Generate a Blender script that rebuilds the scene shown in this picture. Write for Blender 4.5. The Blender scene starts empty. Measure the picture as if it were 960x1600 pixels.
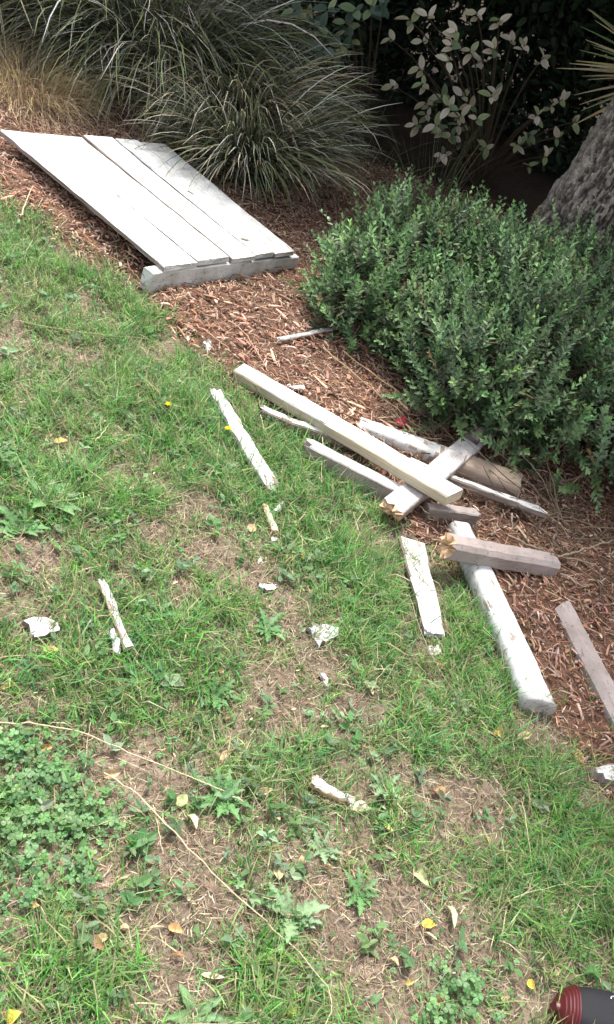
import bpy, math
import numpy as np
from mathutils import Matrix, Vector

rng = np.random.default_rng(11)
S = bpy.context.scene
COL = S.collection

# ------------------------------------------------------------ camera, light, exposure
F, CX, CY = 1360.0, 480.0, 800.0            # focal length and centre in photo pixels
CAMH, DEP, ROLL = 1.5, math.radians(37), math.radians(8)
cd, sd = math.cos(DEP), math.sin(DEP)
c_dir = np.array([0, cd, -sd]); r0 = np.array([1.0, 0, 0]); u0 = np.array([0, sd, cd])
c_up = math.cos(ROLL) * u0 - math.sin(ROLL) * r0
c_right = math.cos(ROLL) * r0 + math.sin(ROLL) * u0
cam = bpy.data.cameras.new('camera'); camo = bpy.data.objects.new('camera', cam); COL.objects.link(camo)
cam.sensor_fit = 'VERTICAL'; cam.sensor_height = 36; cam.lens = 36 * F / 1600
cam.clip_start = 0.02; cam.clip_end = 500
camo.matrix_world = Matrix((
    (c_right[0], c_up[0], -c_dir[0], 0), (c_right[1], c_up[1], -c_dir[1], 0),
    (c_right[2], c_up[2], -c_dir[2], CAMH), (0, 0, 0, 1)))
S.camera = camo

SUN_AZ, SUN_EL = math.radians(22), math.radians(68)      # azimuth clockwise from +Y: high behind the hedge
w = bpy.data.worlds.new('World'); S.world = w; w.use_nodes = True
nt = w.node_tree; nt.nodes.clear()
sky = nt.nodes.new('ShaderNodeTexSky'); sky.sky_type = 'NISHITA'; sky.sun_disc = False
sky.sun_elevation = SUN_EL; sky.sun_rotation = SUN_AZ
sky.air_density = 1.0; sky.dust_density = 4.0; sky.ozone_density = 1.0
hs = nt.nodes.new('ShaderNodeHueSaturation'); hs.inputs['Saturation'].default_value = 0.35
bg = nt.nodes.new('ShaderNodeBackground'); bg.inputs['Strength'].default_value = 0.135
wo = nt.nodes.new('ShaderNodeOutputWorld')
nt.links.new(sky.outputs[0], hs.inputs['Color']); nt.links.new(hs.outputs[0], bg.inputs[0]); nt.links.new(bg.outputs[0], wo.inputs[0])
sl = bpy.data.lights.new('sun', 'SUN'); sl.energy = 1.9; sl.angle = math.radians(11); sl.color = (1, 0.98, 0.95)
so = bpy.data.objects.new('sun', sl); COL.objects.link(so)
sdir = Vector((math.sin(SUN_AZ) * math.cos(SUN_EL), math.cos(SUN_AZ) * math.cos(SUN_EL), math.sin(SUN_EL)))
so.rotation_euler = (-sdir).to_track_quat('-Z', 'Y').to_euler(); so.location = (-4, 4, 8)
S.view_settings.view_transform = 'Standard'; S.view_settings.look = 'None'
S.view_settings.exposure = 1.92; S.view_settings.gamma = 1.0; S.view_settings.use_curve_mapping = False

# ------------------------------------------------------------ numeric helpers
def _hash(i, j, s):
    h = (i.astype(np.int64) * 374761393 + j.astype(np.int64) * 668265263 + s * 974711) & 0xffffffff
    h = ((h ^ (h >> 13)) * 1274126177) & 0xffffffff
    return ((h ^ (h >> 16)) & 0xffff) / 65535.0
def vnoise(x, y, s=0):
    x = np.asarray(x, float); y = np.asarray(y, float)
    i = np.floor(x); j = np.floor(y); fx = x - i; fy = y - j
    fx = fx * fx * (3 - 2 * fx); fy = fy * fy * (3 - 2 * fy)
    a = _hash(i, j, s); b = _hash(i + 1, j, s); c = _hash(i, j + 1, s); d = _hash(i + 1, j + 1, s)
    return (a * (1 - fx) + b * fx) * (1 - fy) + (c * (1 - fx) + d * fx) * fy
def fbm(x, y, s=0, o=3):
    v = 0; a = 0.5; t = 0
    for k in range(o):
        v = v + a * vnoise(x * 2 ** k, y * 2 ** k, s + k); t += a; a *= 0.5
    return v / t
def sstep(a, b, x):
    t = np.clip((x - a) / (b - a), 0, 1); return t * t * (3 - 2 * t)

def g0(x, y):
    x = np.asarray(x, float); y = np.asarray(y, float)
    z = -0.25 * 5 * np.tanh(x / 5) + 0.03 * 8 * np.tanh(y / 8)
    z = z + 1.1 * sstep(5.5, 14, y)
    return z
def g(x, y):
    return g0(x, y) + 0.05 * (fbm(np.asarray(x) * 1.1 + 5, np.asarray(y) * 1.1, 3) - 0.5) + 0.018 * (fbm(np.asarray(x) * 7, np.asarray(y) * 7, 9) - 0.5)
def gn(x, y):
    e = 0.1
    n = np.array([-(g0(x + e, y) - g0(x - e, y)) / (2 * e), -(g0(x, y + e) - g0(x, y - e)) / (2 * e), 1.0])
    return n / np.linalg.norm(n)
def ray(px, py):
    return c_dir + (px - CX) / F * c_right - (py - CY) / F * c_up
def pt(px, py, h=0.0):
    """point of the place, h metres above the ground, that the photo shows at this pixel"""
    v = ray(px, py); o = np.array([0, 0, CAMH]); t0 = 0.4; t = 0.4
    while t < 30:
        p = o + v * t
        if p[2] < g(p[0], p[1]) + h: break
        t0 = t; t += 0.3
    for _ in range(17):
        m = (t0 + t) / 2; p = o + v * m
        if p[2] < g(p[0], p[1]) + h: t = m
        else: t0 = m
    return o + v * t
def at_y(px, py, Y):
    v = ray(px, py); return np.array([0, 0, CAMH]) + v * (Y / v[1])
def mpp(p):                                   # metres per photo pixel at a point
    return float((np.asarray(p) - [0, 0, CAMH]) @ c_dir) / F
def nrm(a):
    a = np.asarray(a, float); return a / np.maximum(np.linalg.norm(a, axis=-1, keepdims=True), 1e-9)

# ------------------------------------------------------------ object helpers
def mesh(name, V, faces, mats=(), col=None, midx=None, smooth=False):
    V = np.asarray(V, np.float32).reshape(-1, 3)
    if isinstance(faces, np.ndarray): faces = [faces]
    faces = [np.asarray(f, np.int32) for f in faces if len(f)]
    me = bpy.data.meshes.new(name)
    me.vertices.add(len(V)); me.vertices.foreach_set('co', V.ravel())
    loops = np.concatenate([f.ravel() for f in faces])
    tot = np.concatenate([np.full(len(f), f.shape[1], np.int32) for f in faces])
    st = np.concatenate([[0], np.cumsum(tot)[:-1]]).astype(np.int32)
    me.loops.add(len(loops)); me.loops.foreach_set('vertex_index', loops)
    me.polygons.add(len(tot)); me.polygons.foreach_set('loop_start', st)
    if midx is not None: me.polygons.foreach_set('material_index', np.asarray(midx, np.int32))
    for m in (mats if isinstance(mats, (list, tuple)) else [mats]): me.materials.append(m)
    me.update(calc_edges=True); me.validate()
    me.polygons.foreach_set('use_smooth', np.full(len(me.polygons), bool(smooth)))
    if col is not None:
        ca = me.color_attributes.new('col', 'FLOAT_COLOR', 'POINT')
        c = np.ones((len(V), 4), np.float32); c[:, :3] = np.asarray(col, np.float32).reshape(-1, 3)
        ca.data.foreach_set('color', c.ravel())
    return me
def put(name, me, parent=None, M=None):
    o = bpy.data.objects.new(name, me); COL.objects.link(o)
    M = M if M is not None else Matrix.Identity(4)
    if parent is not None:
        W_ = Matrix.Identity(4); q = parent
        while q is not None: W_ = q.matrix_basis @ W_; q = q.parent
        o.parent = parent; M = W_.inverted() @ M
    o.matrix_basis = M
    return o
def tag(o, label=None, cat=None, group=None, kind=None):
    if label: o['label'] = label
    if cat: o['category'] = cat
    if group: o['group'] = group
    if kind: o['kind'] = kind
    return o
def thing(name, label, cat, loc, group=None):
    o = bpy.data.objects.new(name, None); COL.objects.link(o); o.empty_display_size = 0.05
    o.matrix_basis = Matrix.Translation(Vector([float(v) for v in loc]))
    return tag(o, label, cat, group)
def frame(o, x, z):
    """matrix with its X along x and Z as near z as can be"""
    x = nrm(x); y = nrm(np.cross(z, x)); z = np.cross(x, y)
    return Matrix(((x[0], y[0], z[0], o[0]), (x[1], y[1], z[1], o[1]), (x[2], y[2], z[2], o[2]), (0, 0, 0, 1)))

# ------------------------------------------------------------ materials
def newmat(name):
    m = bpy.data.materials.new(name); m.use_nodes = True
    n = m.node_tree.nodes; n.clear()
    out = n.new('ShaderNodeOutputMaterial'); b = n.new('ShaderNodeBsdfPrincipled')
    m.node_tree.links.new(b.outputs[0], out.inputs[0])
    return m, m.node_tree, b, out
def N(t, kind, **kw):
    n = t.nodes.new(kind)
    for k, v in kw.items():
        if k in n.inputs: n.inputs[k].default_value = v
        else: setattr(n, k, v)
    return n
def L(t, a, b): t.links.new(a, b)
def ramp(t, fac, stops):
    r = t.nodes.new('ShaderNodeValToRGB'); e = r.color_ramp.elements
    while len(e) < len(stops): e.new(0.5)
    for k, (p, c) in enumerate(stops):
        e[k].position = p; e[k].color = (*c, 1) if len(c) == 3 else c
    L(t, fac, r.inputs[0]); return r.outputs[0]
def coords(t, scale=(1, 1, 1), out='Object'):
    tc = t.nodes.new('ShaderNodeTexCoord'); mp = t.nodes.new('ShaderNodeMapping')
    mp.inputs['Scale'].default_value = scale; L(t, tc.outputs[out], mp.inputs[0]); return mp.outputs[0]
def noise(t, vec, scale, detail=4, rough=0.55):
    n = N(t, 'ShaderNodeTexNoise', Scale=scale, Detail=detail, Roughness=rough); L(t, vec, n.inputs['Vector']); return n.outputs['Fac']
def mix(t, fac, a, b, blend='MIX'):
    m = t.nodes.new('ShaderNodeMix'); m.data_type = 'RGBA'; m.blend_type = blend
    for s, v in ((0, fac), (6, a), (7, b)):
        if isinstance(v, (int, float)): m.inputs[s].default_value = v
        elif isinstance(v, tuple): m.inputs[s].default_value = (*v, 1)
        else: L(t, v, m.inputs[s])
    return m.outputs[2]
def bump(t, h, b, strength=0.4, dist=0.002):
    bn = N(t, 'ShaderNodeBump', Strength=strength, Distance=dist); L(t, h, bn.inputs['Height']); L(t, bn.outputs[0], b.inputs['Normal'])

def mat_leaf(name, rough=0.55, trans=0.35, spec=0.4, var=60.0):
    m, t, b, out = newmat(name)
    a = N(t, 'ShaderNodeAttribute', attribute_name='col')
    nz = noise(t, coords(t), var, 2)
    c = mix(t, 1.0, a.outputs['Color'], ramp(t, nz, [(0.3, (0.72, 0.72, 0.72)), (0.75, (1.2, 1.2, 1.15))]), 'MULTIPLY')
    L(t, c, b.inputs['Base Color']); b.inputs['Roughness'].default_value = rough
    b.inputs['Specular IOR Level'].default_value = spec
    if trans > 0:
        tr = N(t, 'ShaderNodeBsdfTranslucent'); L(t, c, tr.inputs[0])
        ms = N(t, 'ShaderNodeMixShader'); ms.inputs[0].default_value = trans
        L(t, b.outputs[0], ms.inputs[1]); L(t, tr.outputs[0], ms.inputs[2]); L(t, ms.outputs[0], out.inputs[0])
    return m
def mat_paint(name, paint, wood, peel=0.62, grime=0.35, rough=0.55):
    """paint over timber: grain along X, flaked spots down to the wood, dirt in the grain"""
    m, t, b, out = newmat(name)
    co = coords(t); lo = coords(t, (2.0, 26, 26)); mid = coords(t, (9, 30, 30))
    grain = noise(t, lo, 5, 6, 0.65); fl = noise(t, mid, 2.2, 5, 0.6); dirt = noise(t, co, 14, 5, 0.6); fine = noise(t, co, 220, 2)
    wc = ramp(t, grain, [(0.3, tuple(v * 0.6 for v in wood)), (0.7, wood)])
    pc = mix(t, ramp(t, dirt, [(0.42, (0, 0, 0)), (0.72, (grime,) * 3)]), paint, tuple(v * f for v, f in zip(paint, (0.42, 0.39, 0.33))))
    pc = mix(t, ramp(t, fine, [(0.55, (0, 0, 0)), (0.75, (0.25,) * 3)]), pc, tuple(v * 0.7 for v in paint))
    crk = noise(t, coords(t, (3, 60, 60)), 3.0, 4, 0.6)
    pc = mix(t, ramp(t, crk, [(0.60, (0, 0, 0)), (0.66, (0.55,) * 3)]), pc, tuple(v * 0.45 for v in paint))
    sp = noise(t, coords(t, (1, 1, 1)), 95, 3, 0.6)
    pc = mix(t, ramp(t, sp, [(0.60, (0, 0, 0)), (0.68, (0.75,) * 3)]), pc, tuple(v * 0.32 for v in paint))
    mask = ramp(t, fl, [(peel, (0, 0, 0)), (peel + 0.035, (1, 1, 1))])
    L(t, mix(t, mask, pc, wc), b.inputs['Base Color']); b.inputs['Roughness'].default_value = rough
    hh = mix(t, mask, (0.8, 0.8, 0.8), (0.2, 0.2, 0.2))
    hh = mix(t, 0.3, hh, grain)
    bump(t, hh, b, 0.5, 0.0015)
    return m
def mat_wood(name, c0, c1, knots=None, rough=0.75):
    m, t, b, out = newmat(name)
    co = coords(t); lo = coords(t, (1.5, 30, 30))
    grain = noise(t, lo, 5, 6, 0.7)
    c = ramp(t, grain, [(0.28, c0), (0.72, c1)])
    c = mix(t, ramp(t, noise(t, co, 11, 4), [(0.5, (0, 0, 0)), (0.8, (0.5,) * 3)]), c, tuple(v * 0.45 for v in c0))
    if knots:
        vo = N(t, 'ShaderNodeTexVoronoi', Scale=1.0); L(t, coords(t, (7, 9, 9)), vo.inputs['Vector'])
        k = ramp(t, vo.outputs['Distance'], [(0.06, (1, 1, 1)), (0.14, (0, 0, 0))])
        c = mix(t, k, c, knots)
    L(t, c, b.inputs['Base Color']); b.inputs['Roughness'].default_value = rough
    bump(t, grain, b, 0.5, 0.0015)
    return m
def mat_soil(name, stops, sc=30, mixc=(0.25, 0.19, 0.12)):
    m, t, b, out = newmat(name)
    co = coords(t)
    c = ramp(t, noise(t, co, sc, 8, 0.7), stops)
    c = mix(t, ramp(t, noise(t, co, 260, 3), [(0.55, (0, 0, 0)), (0.68, (0.8,) * 3)]), c, mixc)
    big = ramp(t, noise(t, co, 3.0, 3), [(0.35, (0.75, 0.72, 0.7)), (0.7, (1.15, 1.1, 1.05))])
    L(t, mix(t, 1.0, c, big, 'MULTIPLY'), b.inputs['Base Color']); b.inputs['Roughness'].default_value = 0.95
    b.inputs['Specular IOR Level'].default_value = 0.135
    bump(t, noise(t, co, 120, 6, 0.7), b, 0.9, 0.008)
    return m
def mat_plain(name, c, rough=0.6, spec=0.4, nscale=80, amt=0.25, bumpd=0.0008):
    m, t, b, out = newmat(name)
    nz = noise(t, coords(t), nscale, 4)
    L(t, mix(t, ramp(t, nz, [(0.35, (0, 0, 0)), (0.75, (amt * 2,) * 3)]), c, tuple(v * 0.55 for v in c)), b.inputs['Base Color'])
    b.inputs['Roughness'].default_value = rough; b.inputs['Specular IOR Level'].default_value = spec
    bump(t, nz, b, 0.4, bumpd); return m

M_GRASS = mat_leaf('grass_blade', 0.5, 0.4, 0.35, 25)
M_STRAW = mat_leaf('dry_straw', 0.75, 0.15, 0.2, 60)
M_LEAF = mat_leaf('shrub_leaf', 0.5, 0.22, 0.28, 90)
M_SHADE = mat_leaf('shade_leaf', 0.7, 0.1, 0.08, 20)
M_DEAD = mat_leaf('dead_leaf', 0.7, 0.2, 0.25, 120)
M_CHIP = mat_leaf('bark_chip_wood', 0.85, 0.0, 0.2, 90)
M_STEM = mat_leaf('dry_stem', 0.8, 0.0, 0.2, 120)
M_SOIL = mat_soil('lawn_soil', [(0.25, (0.08, 0.06, 0.046)), (0.5, (0.175, 0.137, 0.105)), (0.75, (0.29, 0.238, 0.187))])
M_MULCH = mat_soil('bark_mulch_base', [(0.25, (0.045, 0.024, 0.016)), (0.55, (0.13, 0.072, 0.048)), (0.8, (0.25, 0.145, 0.10))], 45, (0.30, 0.18, 0.125))
M_WHITE = mat_paint('white_paint', (0.55, 0.555, 0.535), (0.30, 0.26, 0.21), 0.61, 0.6)
M_WHITE_WORN = mat_paint('worn_white_paint', (0.50, 0.50, 0.485), (0.26, 0.21, 0.16), 0.59, 0.6)
M_GREYWHITE = mat_paint('dull_white_paint', (0.41, 0.38, 0.365), (0.28, 0.22, 0.18), 0.64, 0.5)
M_TAUPE = mat_paint('taupe_stain', (0.285, 0.235, 0.215), (0.20, 0.15, 0.115), 0.66, 0.5)
M_PINE = mat_wood('raw_pine', (0.33, 0.27, 0.18), (0.54, 0.47, 0.35), (0.20, 0.12, 0.06))
M_TIMBER = mat_wood('weathered_timber', (0.19, 0.135, 0.095), (0.38, 0.29, 0.215))
M_SPLIT = mat_wood('fresh_split_wood', (0.34, 0.20, 0.10), (0.55, 0.39, 0.24))
M_OLDWOOD = mat_wood('grey_old_wood', (0.10, 0.075, 0.06), (0.24, 0.19, 0.155))

# ------------------------------------------------------------ lawn edge and cover maps
EDGE_PX = [(0, 322), (60, 362), (120, 402), (190, 448), (240, 492), (300, 545), (350, 590), (420, 640), (520, 715), (600, 800),
           (690, 870), (740, 930), (790, 1010), (840, 1095), (880, 1160), (960, 1262)]
E_ = np.array([pt(*p)[:2] for p in EDGE_PX])
E_ = np.vstack([[E_[0] + (E_[0] - E_[3]) * 12], E_, [E_[-1] + (E_[-1] - E_[-4]) * 12]])
def edge_d(x, y):
    """signed distance to the lawn edge: positive on the lawn"""
    x = np.asarray(x, float).ravel(); y = np.asarray(y, float).ravel()
    P = np.stack([x, y], -1); best = np.full(len(P), 1e9); sg = np.ones(len(P))
    for a, b in zip(E_[:-1], E_[1:]):
        d = b - a; t = np.clip(((P - a) @ d) / (d @ d), 0, 1)
        q = a + t[:, None] * d; r = P - q; dist = np.linalg.norm(r, axis=1)
        s = -np.sign(d[0] * (P[:, 1] - a[1]) - d[1] * (P[:, 0] - a[0]))
        m = dist < best; best[m] = dist[m]; sg[m] = s[m]
    return best * sg + 0.07 * (vnoise(x * 9, y * 9, 77) - 0.5) + 0.03 * (vnoise(x * 30, y * 30, 78) - 0.5)
def spots(lst):
    out = []
    for px, py, r in lst:
        p = pt(px, py); out.append((p[0], p[1], r * mpp(p)))
    return out
BARE = spots([(400, 905, 50), (450, 960, 55), (480, 1020, 50), (430, 1075, 75), (440, 1120, 50), (300, 1360, 70), (330, 1420, 70), (270, 1470, 60),
              (275, 1550, 60), (640, 1430, 60), (570, 1480, 65), (600, 1530, 60), (700, 1510, 60), (320, 870, 45), (60, 880, 35),
              (240, 830, 40), (190, 740, 22), (150, 560, 30), (90, 700, 30), (560, 1110, 40), (740, 1275, 55), (620, 1215, 40), (690, 1240, 40), (150, 1470, 35),
              (200, 1240, 45), (480, 1395, 50), (290, 930, 30), (60, 1000, 26), (830, 1130, 40), (930, 1490, 22), (300, 790, 28), (130, 470, 30), (240, 560, 28), (520, 1040, 30)])
LUSH = spots([(80, 420, 60), (30, 400, 60), (230, 490, 40), (385, 600, 38), (480, 770, 70), (440, 700, 45), (740, 960, 55), (80, 770, 80), (600, 930, 55), (700, 1000, 60),
              (130, 1050, 60), (850, 1400, 80), (900, 1330, 80), (640, 1170, 70), (450, 1200, 45), (550, 880, 60), (110, 1530, 80), (300, 680, 70), (200, 600, 50),
              (580, 1000, 60), (760, 1080, 60), (560, 800, 50), (240, 980, 45), (930, 1440, 50), (370, 760, 50), (60, 900, 30), (860, 1230, 60)])
CLOVER = spots([(70, 1230, 70), (40, 1320, 70), (120, 1290, 60), (30, 1180, 50), (130, 1380, 45), (60, 1400, 40), (720, 1555, 45), (690, 1590, 40), (15, 730, 40)])
def gsum(x, y, lst):
    v = np.zeros(np.shape(x))
    for a, b, r in lst: v = np.maximum(v, np.exp(-((x - a) ** 2 + (y - b) ** 2) / (r * r) * 0.9))
    return v
def cover(x, y):
    n = 0.6 * fbm(x * 5, y * 5, 21) + 0.4 * vnoise(x * 22, y * 22, 33)
    return np.clip(0.64 + 1.55 * (n - 0.5) + 0.5 * gsum(x, y, LUSH) - 0.76 * gsum(x, y, BARE) - 0.15 * gsum(x, y, CLOVER[:6]), 0.10, 1)

# ------------------------------------------------------------ the ground
def axis(lo, hi, a, b, step):
    inner = np.arange(a, b + 1e-6, step)
    def ext(s, e):
        d = abs(e - s); k = np.linspace(0, 1, 22)[1:] ** 2.6; return s + np.sign(e - s) * d * k
    return np.concatenate([ext(a, lo)[::-1], inner, ext(b, hi)])
def grid(xs, ys, zf):
    X, Y = np.meshgrid(xs, ys); Z = zf(X, Y); n = len(xs); m = len(ys)
    i = (np.arange(m - 1)[:, None] * n + np.arange(n - 1)).ravel()
    return np.stack([X, Y, Z], -1).reshape(-1, 3), np.stack([i, i + 1, i + n + 1, i + n], -1)
def soilz(x, y):
    return g(x, y) + 0.012 * (fbm(x * 28, y * 28, 40, 3) - 0.5) - 0.02 * sstep(-0.06, -0.2, edge_d(x, y).reshape(np.shape(x)))
V, Fq = grid(axis(-150, 150, -2.4, 2.0, 0.025), axis(-60, 300, 0.1, 5.6, 0.025), soilz)
tag(put('ground', mesh('ground', V, Fq, M_SOIL, smooth=True)), kind='structure')
# bark mulch bed: a raised sheet beyond the lawn edge
V, Fq = grid(np.arange(-4.5, 4.5, 0.03), np.arange(0.6, 9.5, 0.03), lambda x, y: g(x, y))
d = edge_d(V[:, 0], V[:, 1])
V[:, 2] += 0.004 + 0.022 * sstep(0.0, -0.12, d) + 0.016 * (fbm(V[:, 0] * 22, V[:, 1] * 22, 50) - 0.5) * sstep(0, -0.1, d) - 0.03 * sstep(-0.01, 0.03, d)
keep = (d[Fq] < 0.03).all(1)
used = np.unique(Fq[keep]); remap = -np.ones(len(V), int); remap[used] = np.arange(len(used))
bed = tag(put('mulch_bed', mesh('mulch_bed', V[used], remap[Fq[keep]], M_MULCH, smooth=True)), kind='structure')
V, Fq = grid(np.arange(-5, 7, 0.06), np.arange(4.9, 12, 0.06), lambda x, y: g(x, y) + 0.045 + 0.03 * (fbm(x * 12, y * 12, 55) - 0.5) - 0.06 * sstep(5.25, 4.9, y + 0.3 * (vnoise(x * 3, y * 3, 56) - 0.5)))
M_FLOOR = mat_soil('shade_dark_litter', [(0.25, (0.012, 0.009, 0.007)), (0.55, (0.035, 0.025, 0.018)), (0.8, (0.07, 0.048, 0.034))], 40, (0.08, 0.06, 0.045))  # litter coloured near black, putting the deep shade of the back into it
tag(put('shade_litter_floor', mesh('shade_litter_floor', V, Fq, M_FLOOR, smooth=True)), kind='structure')
def bedz(x, y):
    d = edge_d(x, y).reshape(np.shape(x)); return g(x, y) + 0.004 + 0.022 * sstep(0, -0.12, d)

# ------------------------------------------------------------ mass geometry helpers
def in_view(x, y, z=None, m=60):
    z = g(x, y) if z is None else z
    P = np.stack([x, y, z - CAMH], -1); dep = P @ c_dir
    u = CX + F * (P @ c_right) / dep; v = CY - F * (P @ c_up) / dep
    return (dep > 0.1) & (u > -m) & (u < 960 + m) & (v > -m) & (v < 1600 + m)
def ribbons(P, W, side, colr):
    """P (n,s,3) centre lines, W (n,s) widths, side (n,3) or (n,s,3)"""
    n, s, _ = P.shape
    if side.ndim == 2: side = side[:, None, :]
    A = P - side * W[..., None] * 0.5; B = P + side * W[..., None] * 0.5
    V = np.stack([A, B], 2).reshape(-1, 3)
    base = (np.arange(n)[:, None] * s + np.arange(s - 1)).reshape(-1) * 2
    Fq = np.stack([base, base + 1, base + 3, base + 2], -1)
    if colr.ndim == 2: colr = np.repeat(colr[:, None, :], s, 1)
    C = np.repeat(colr[:, :, None, :], 2, 2).reshape(-1, 3)
    return V, Fq, C
def arch(root, az, th0, bend, length, seg, pw=1.2, wob=0.0):
    """stems that start at th0 from the vertical and bend over towards az"""
    n = len(root); s = (np.arange(seg) + 0.5) / seg
    th = th0[:, None] + bend[:, None] * s[None] ** pw
    a = az[:, None] + wob * (rng.random((n, seg)) - 0.5)
    st = np.stack([np.sin(th) * np.cos(a), np.sin(th) * np.sin(a), np.cos(th)], -1) * (length / seg)[:, None, None]
    return np.concatenate([root[:, None, :], root[:, None, :] + np.cumsum(st, 1)], 1)
def pick(pal, n, jit=0.18):
    pal = np.asarray(pal, float); c = pal[rng.integers(0, len(pal), n)]
    return c * (1 + jit * rng.normal(size=(n, 1))).clip(0.4, 1.8) * (1 + 0.06 * rng.normal(size=(n, 3))).clip(0.8, 1.2)
LEAF6 = np.array([[0, 0, 0], [0.28, 0.42, 0.10], [0.66, 0.38, 0.08], [1, 0, -0.06], [0.66, -0.38, 0.08], [0.28, -0.42, 0.10]])
def leaves(P, T, Nn, Ln, Wd, colr, curl=1.0):
    """ovate folded leaves: base P, direction T, facing Nn"""
    T = nrm(T); Sd = nrm(np.cross(Nn, T)); U = np.cross(T, Sd); n = len(P)
    K = LEAF6
    V = (P[:, None] + T[:, None] * (K[None, :, :1] * Ln[:, None, None]) + Sd[:, None] * (K[None, :, 1:2] * Wd[:, None, None])
         + U[:, None] * (K[None, :, 2:] * Wd[:, None, None] * 1.6 * curl))
    b = np.arange(n)[:, None] * 6
    Fq = np.concatenate([b + np.array([0, 3, 2, 1]), b + np.array([0, 5, 4, 3])])
    return V.reshape(-1, 3), Fq, np.repeat(colr[:, None], 6, 1).reshape(-1, 3)
def merge(parts):
    Vs, Fs, Cs, o = [], [], [], 0
    for V, Fq, C in parts:
        Vs.append(V); Fs.append(Fq + o); Cs.append(C); o += len(V)
    return np.concatenate(Vs), np.concatenate(Fs), np.concatenate(Cs)
def tube_arr(path, rad, k=6):
    path = np.asarray(path, float); n = len(path); rad = np.broadcast_to(np.asarray(rad, float), (n,))
    T = nrm(np.gradient(path, axis=0)); ref = np.array([0.31, 0.27, 0.91])
    A = nrm(np.cross(T, ref)); B = np.cross(T, A); a = np.arange(k) / k * 2 * np.pi
    V = path[:, None] + rad[:, None, None] * (np.cos(a)[None, :, None] * A[:, None] + np.sin(a)[None, :, None] * B[:, None])
    i = (np.arange(n - 1)[:, None] * k + np.arange(k)[None]); j = (np.arange(n - 1)[:, None] * k + (np.arange(k)[None] + 1) % k)
    return V.reshape(-1, 3), np.stack([i, j, j + k, i + k], -1).reshape(-1, 4)
def tubes(paths, rads, colr, k=5):
    out = []
    for p, r, c in zip(paths, rads, colr):
        V, Fq = tube_arr(p, r, k); out.append((V, Fq, np.tile(np.asarray(c, float), (len(V), 1))))
    return merge(out)

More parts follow.
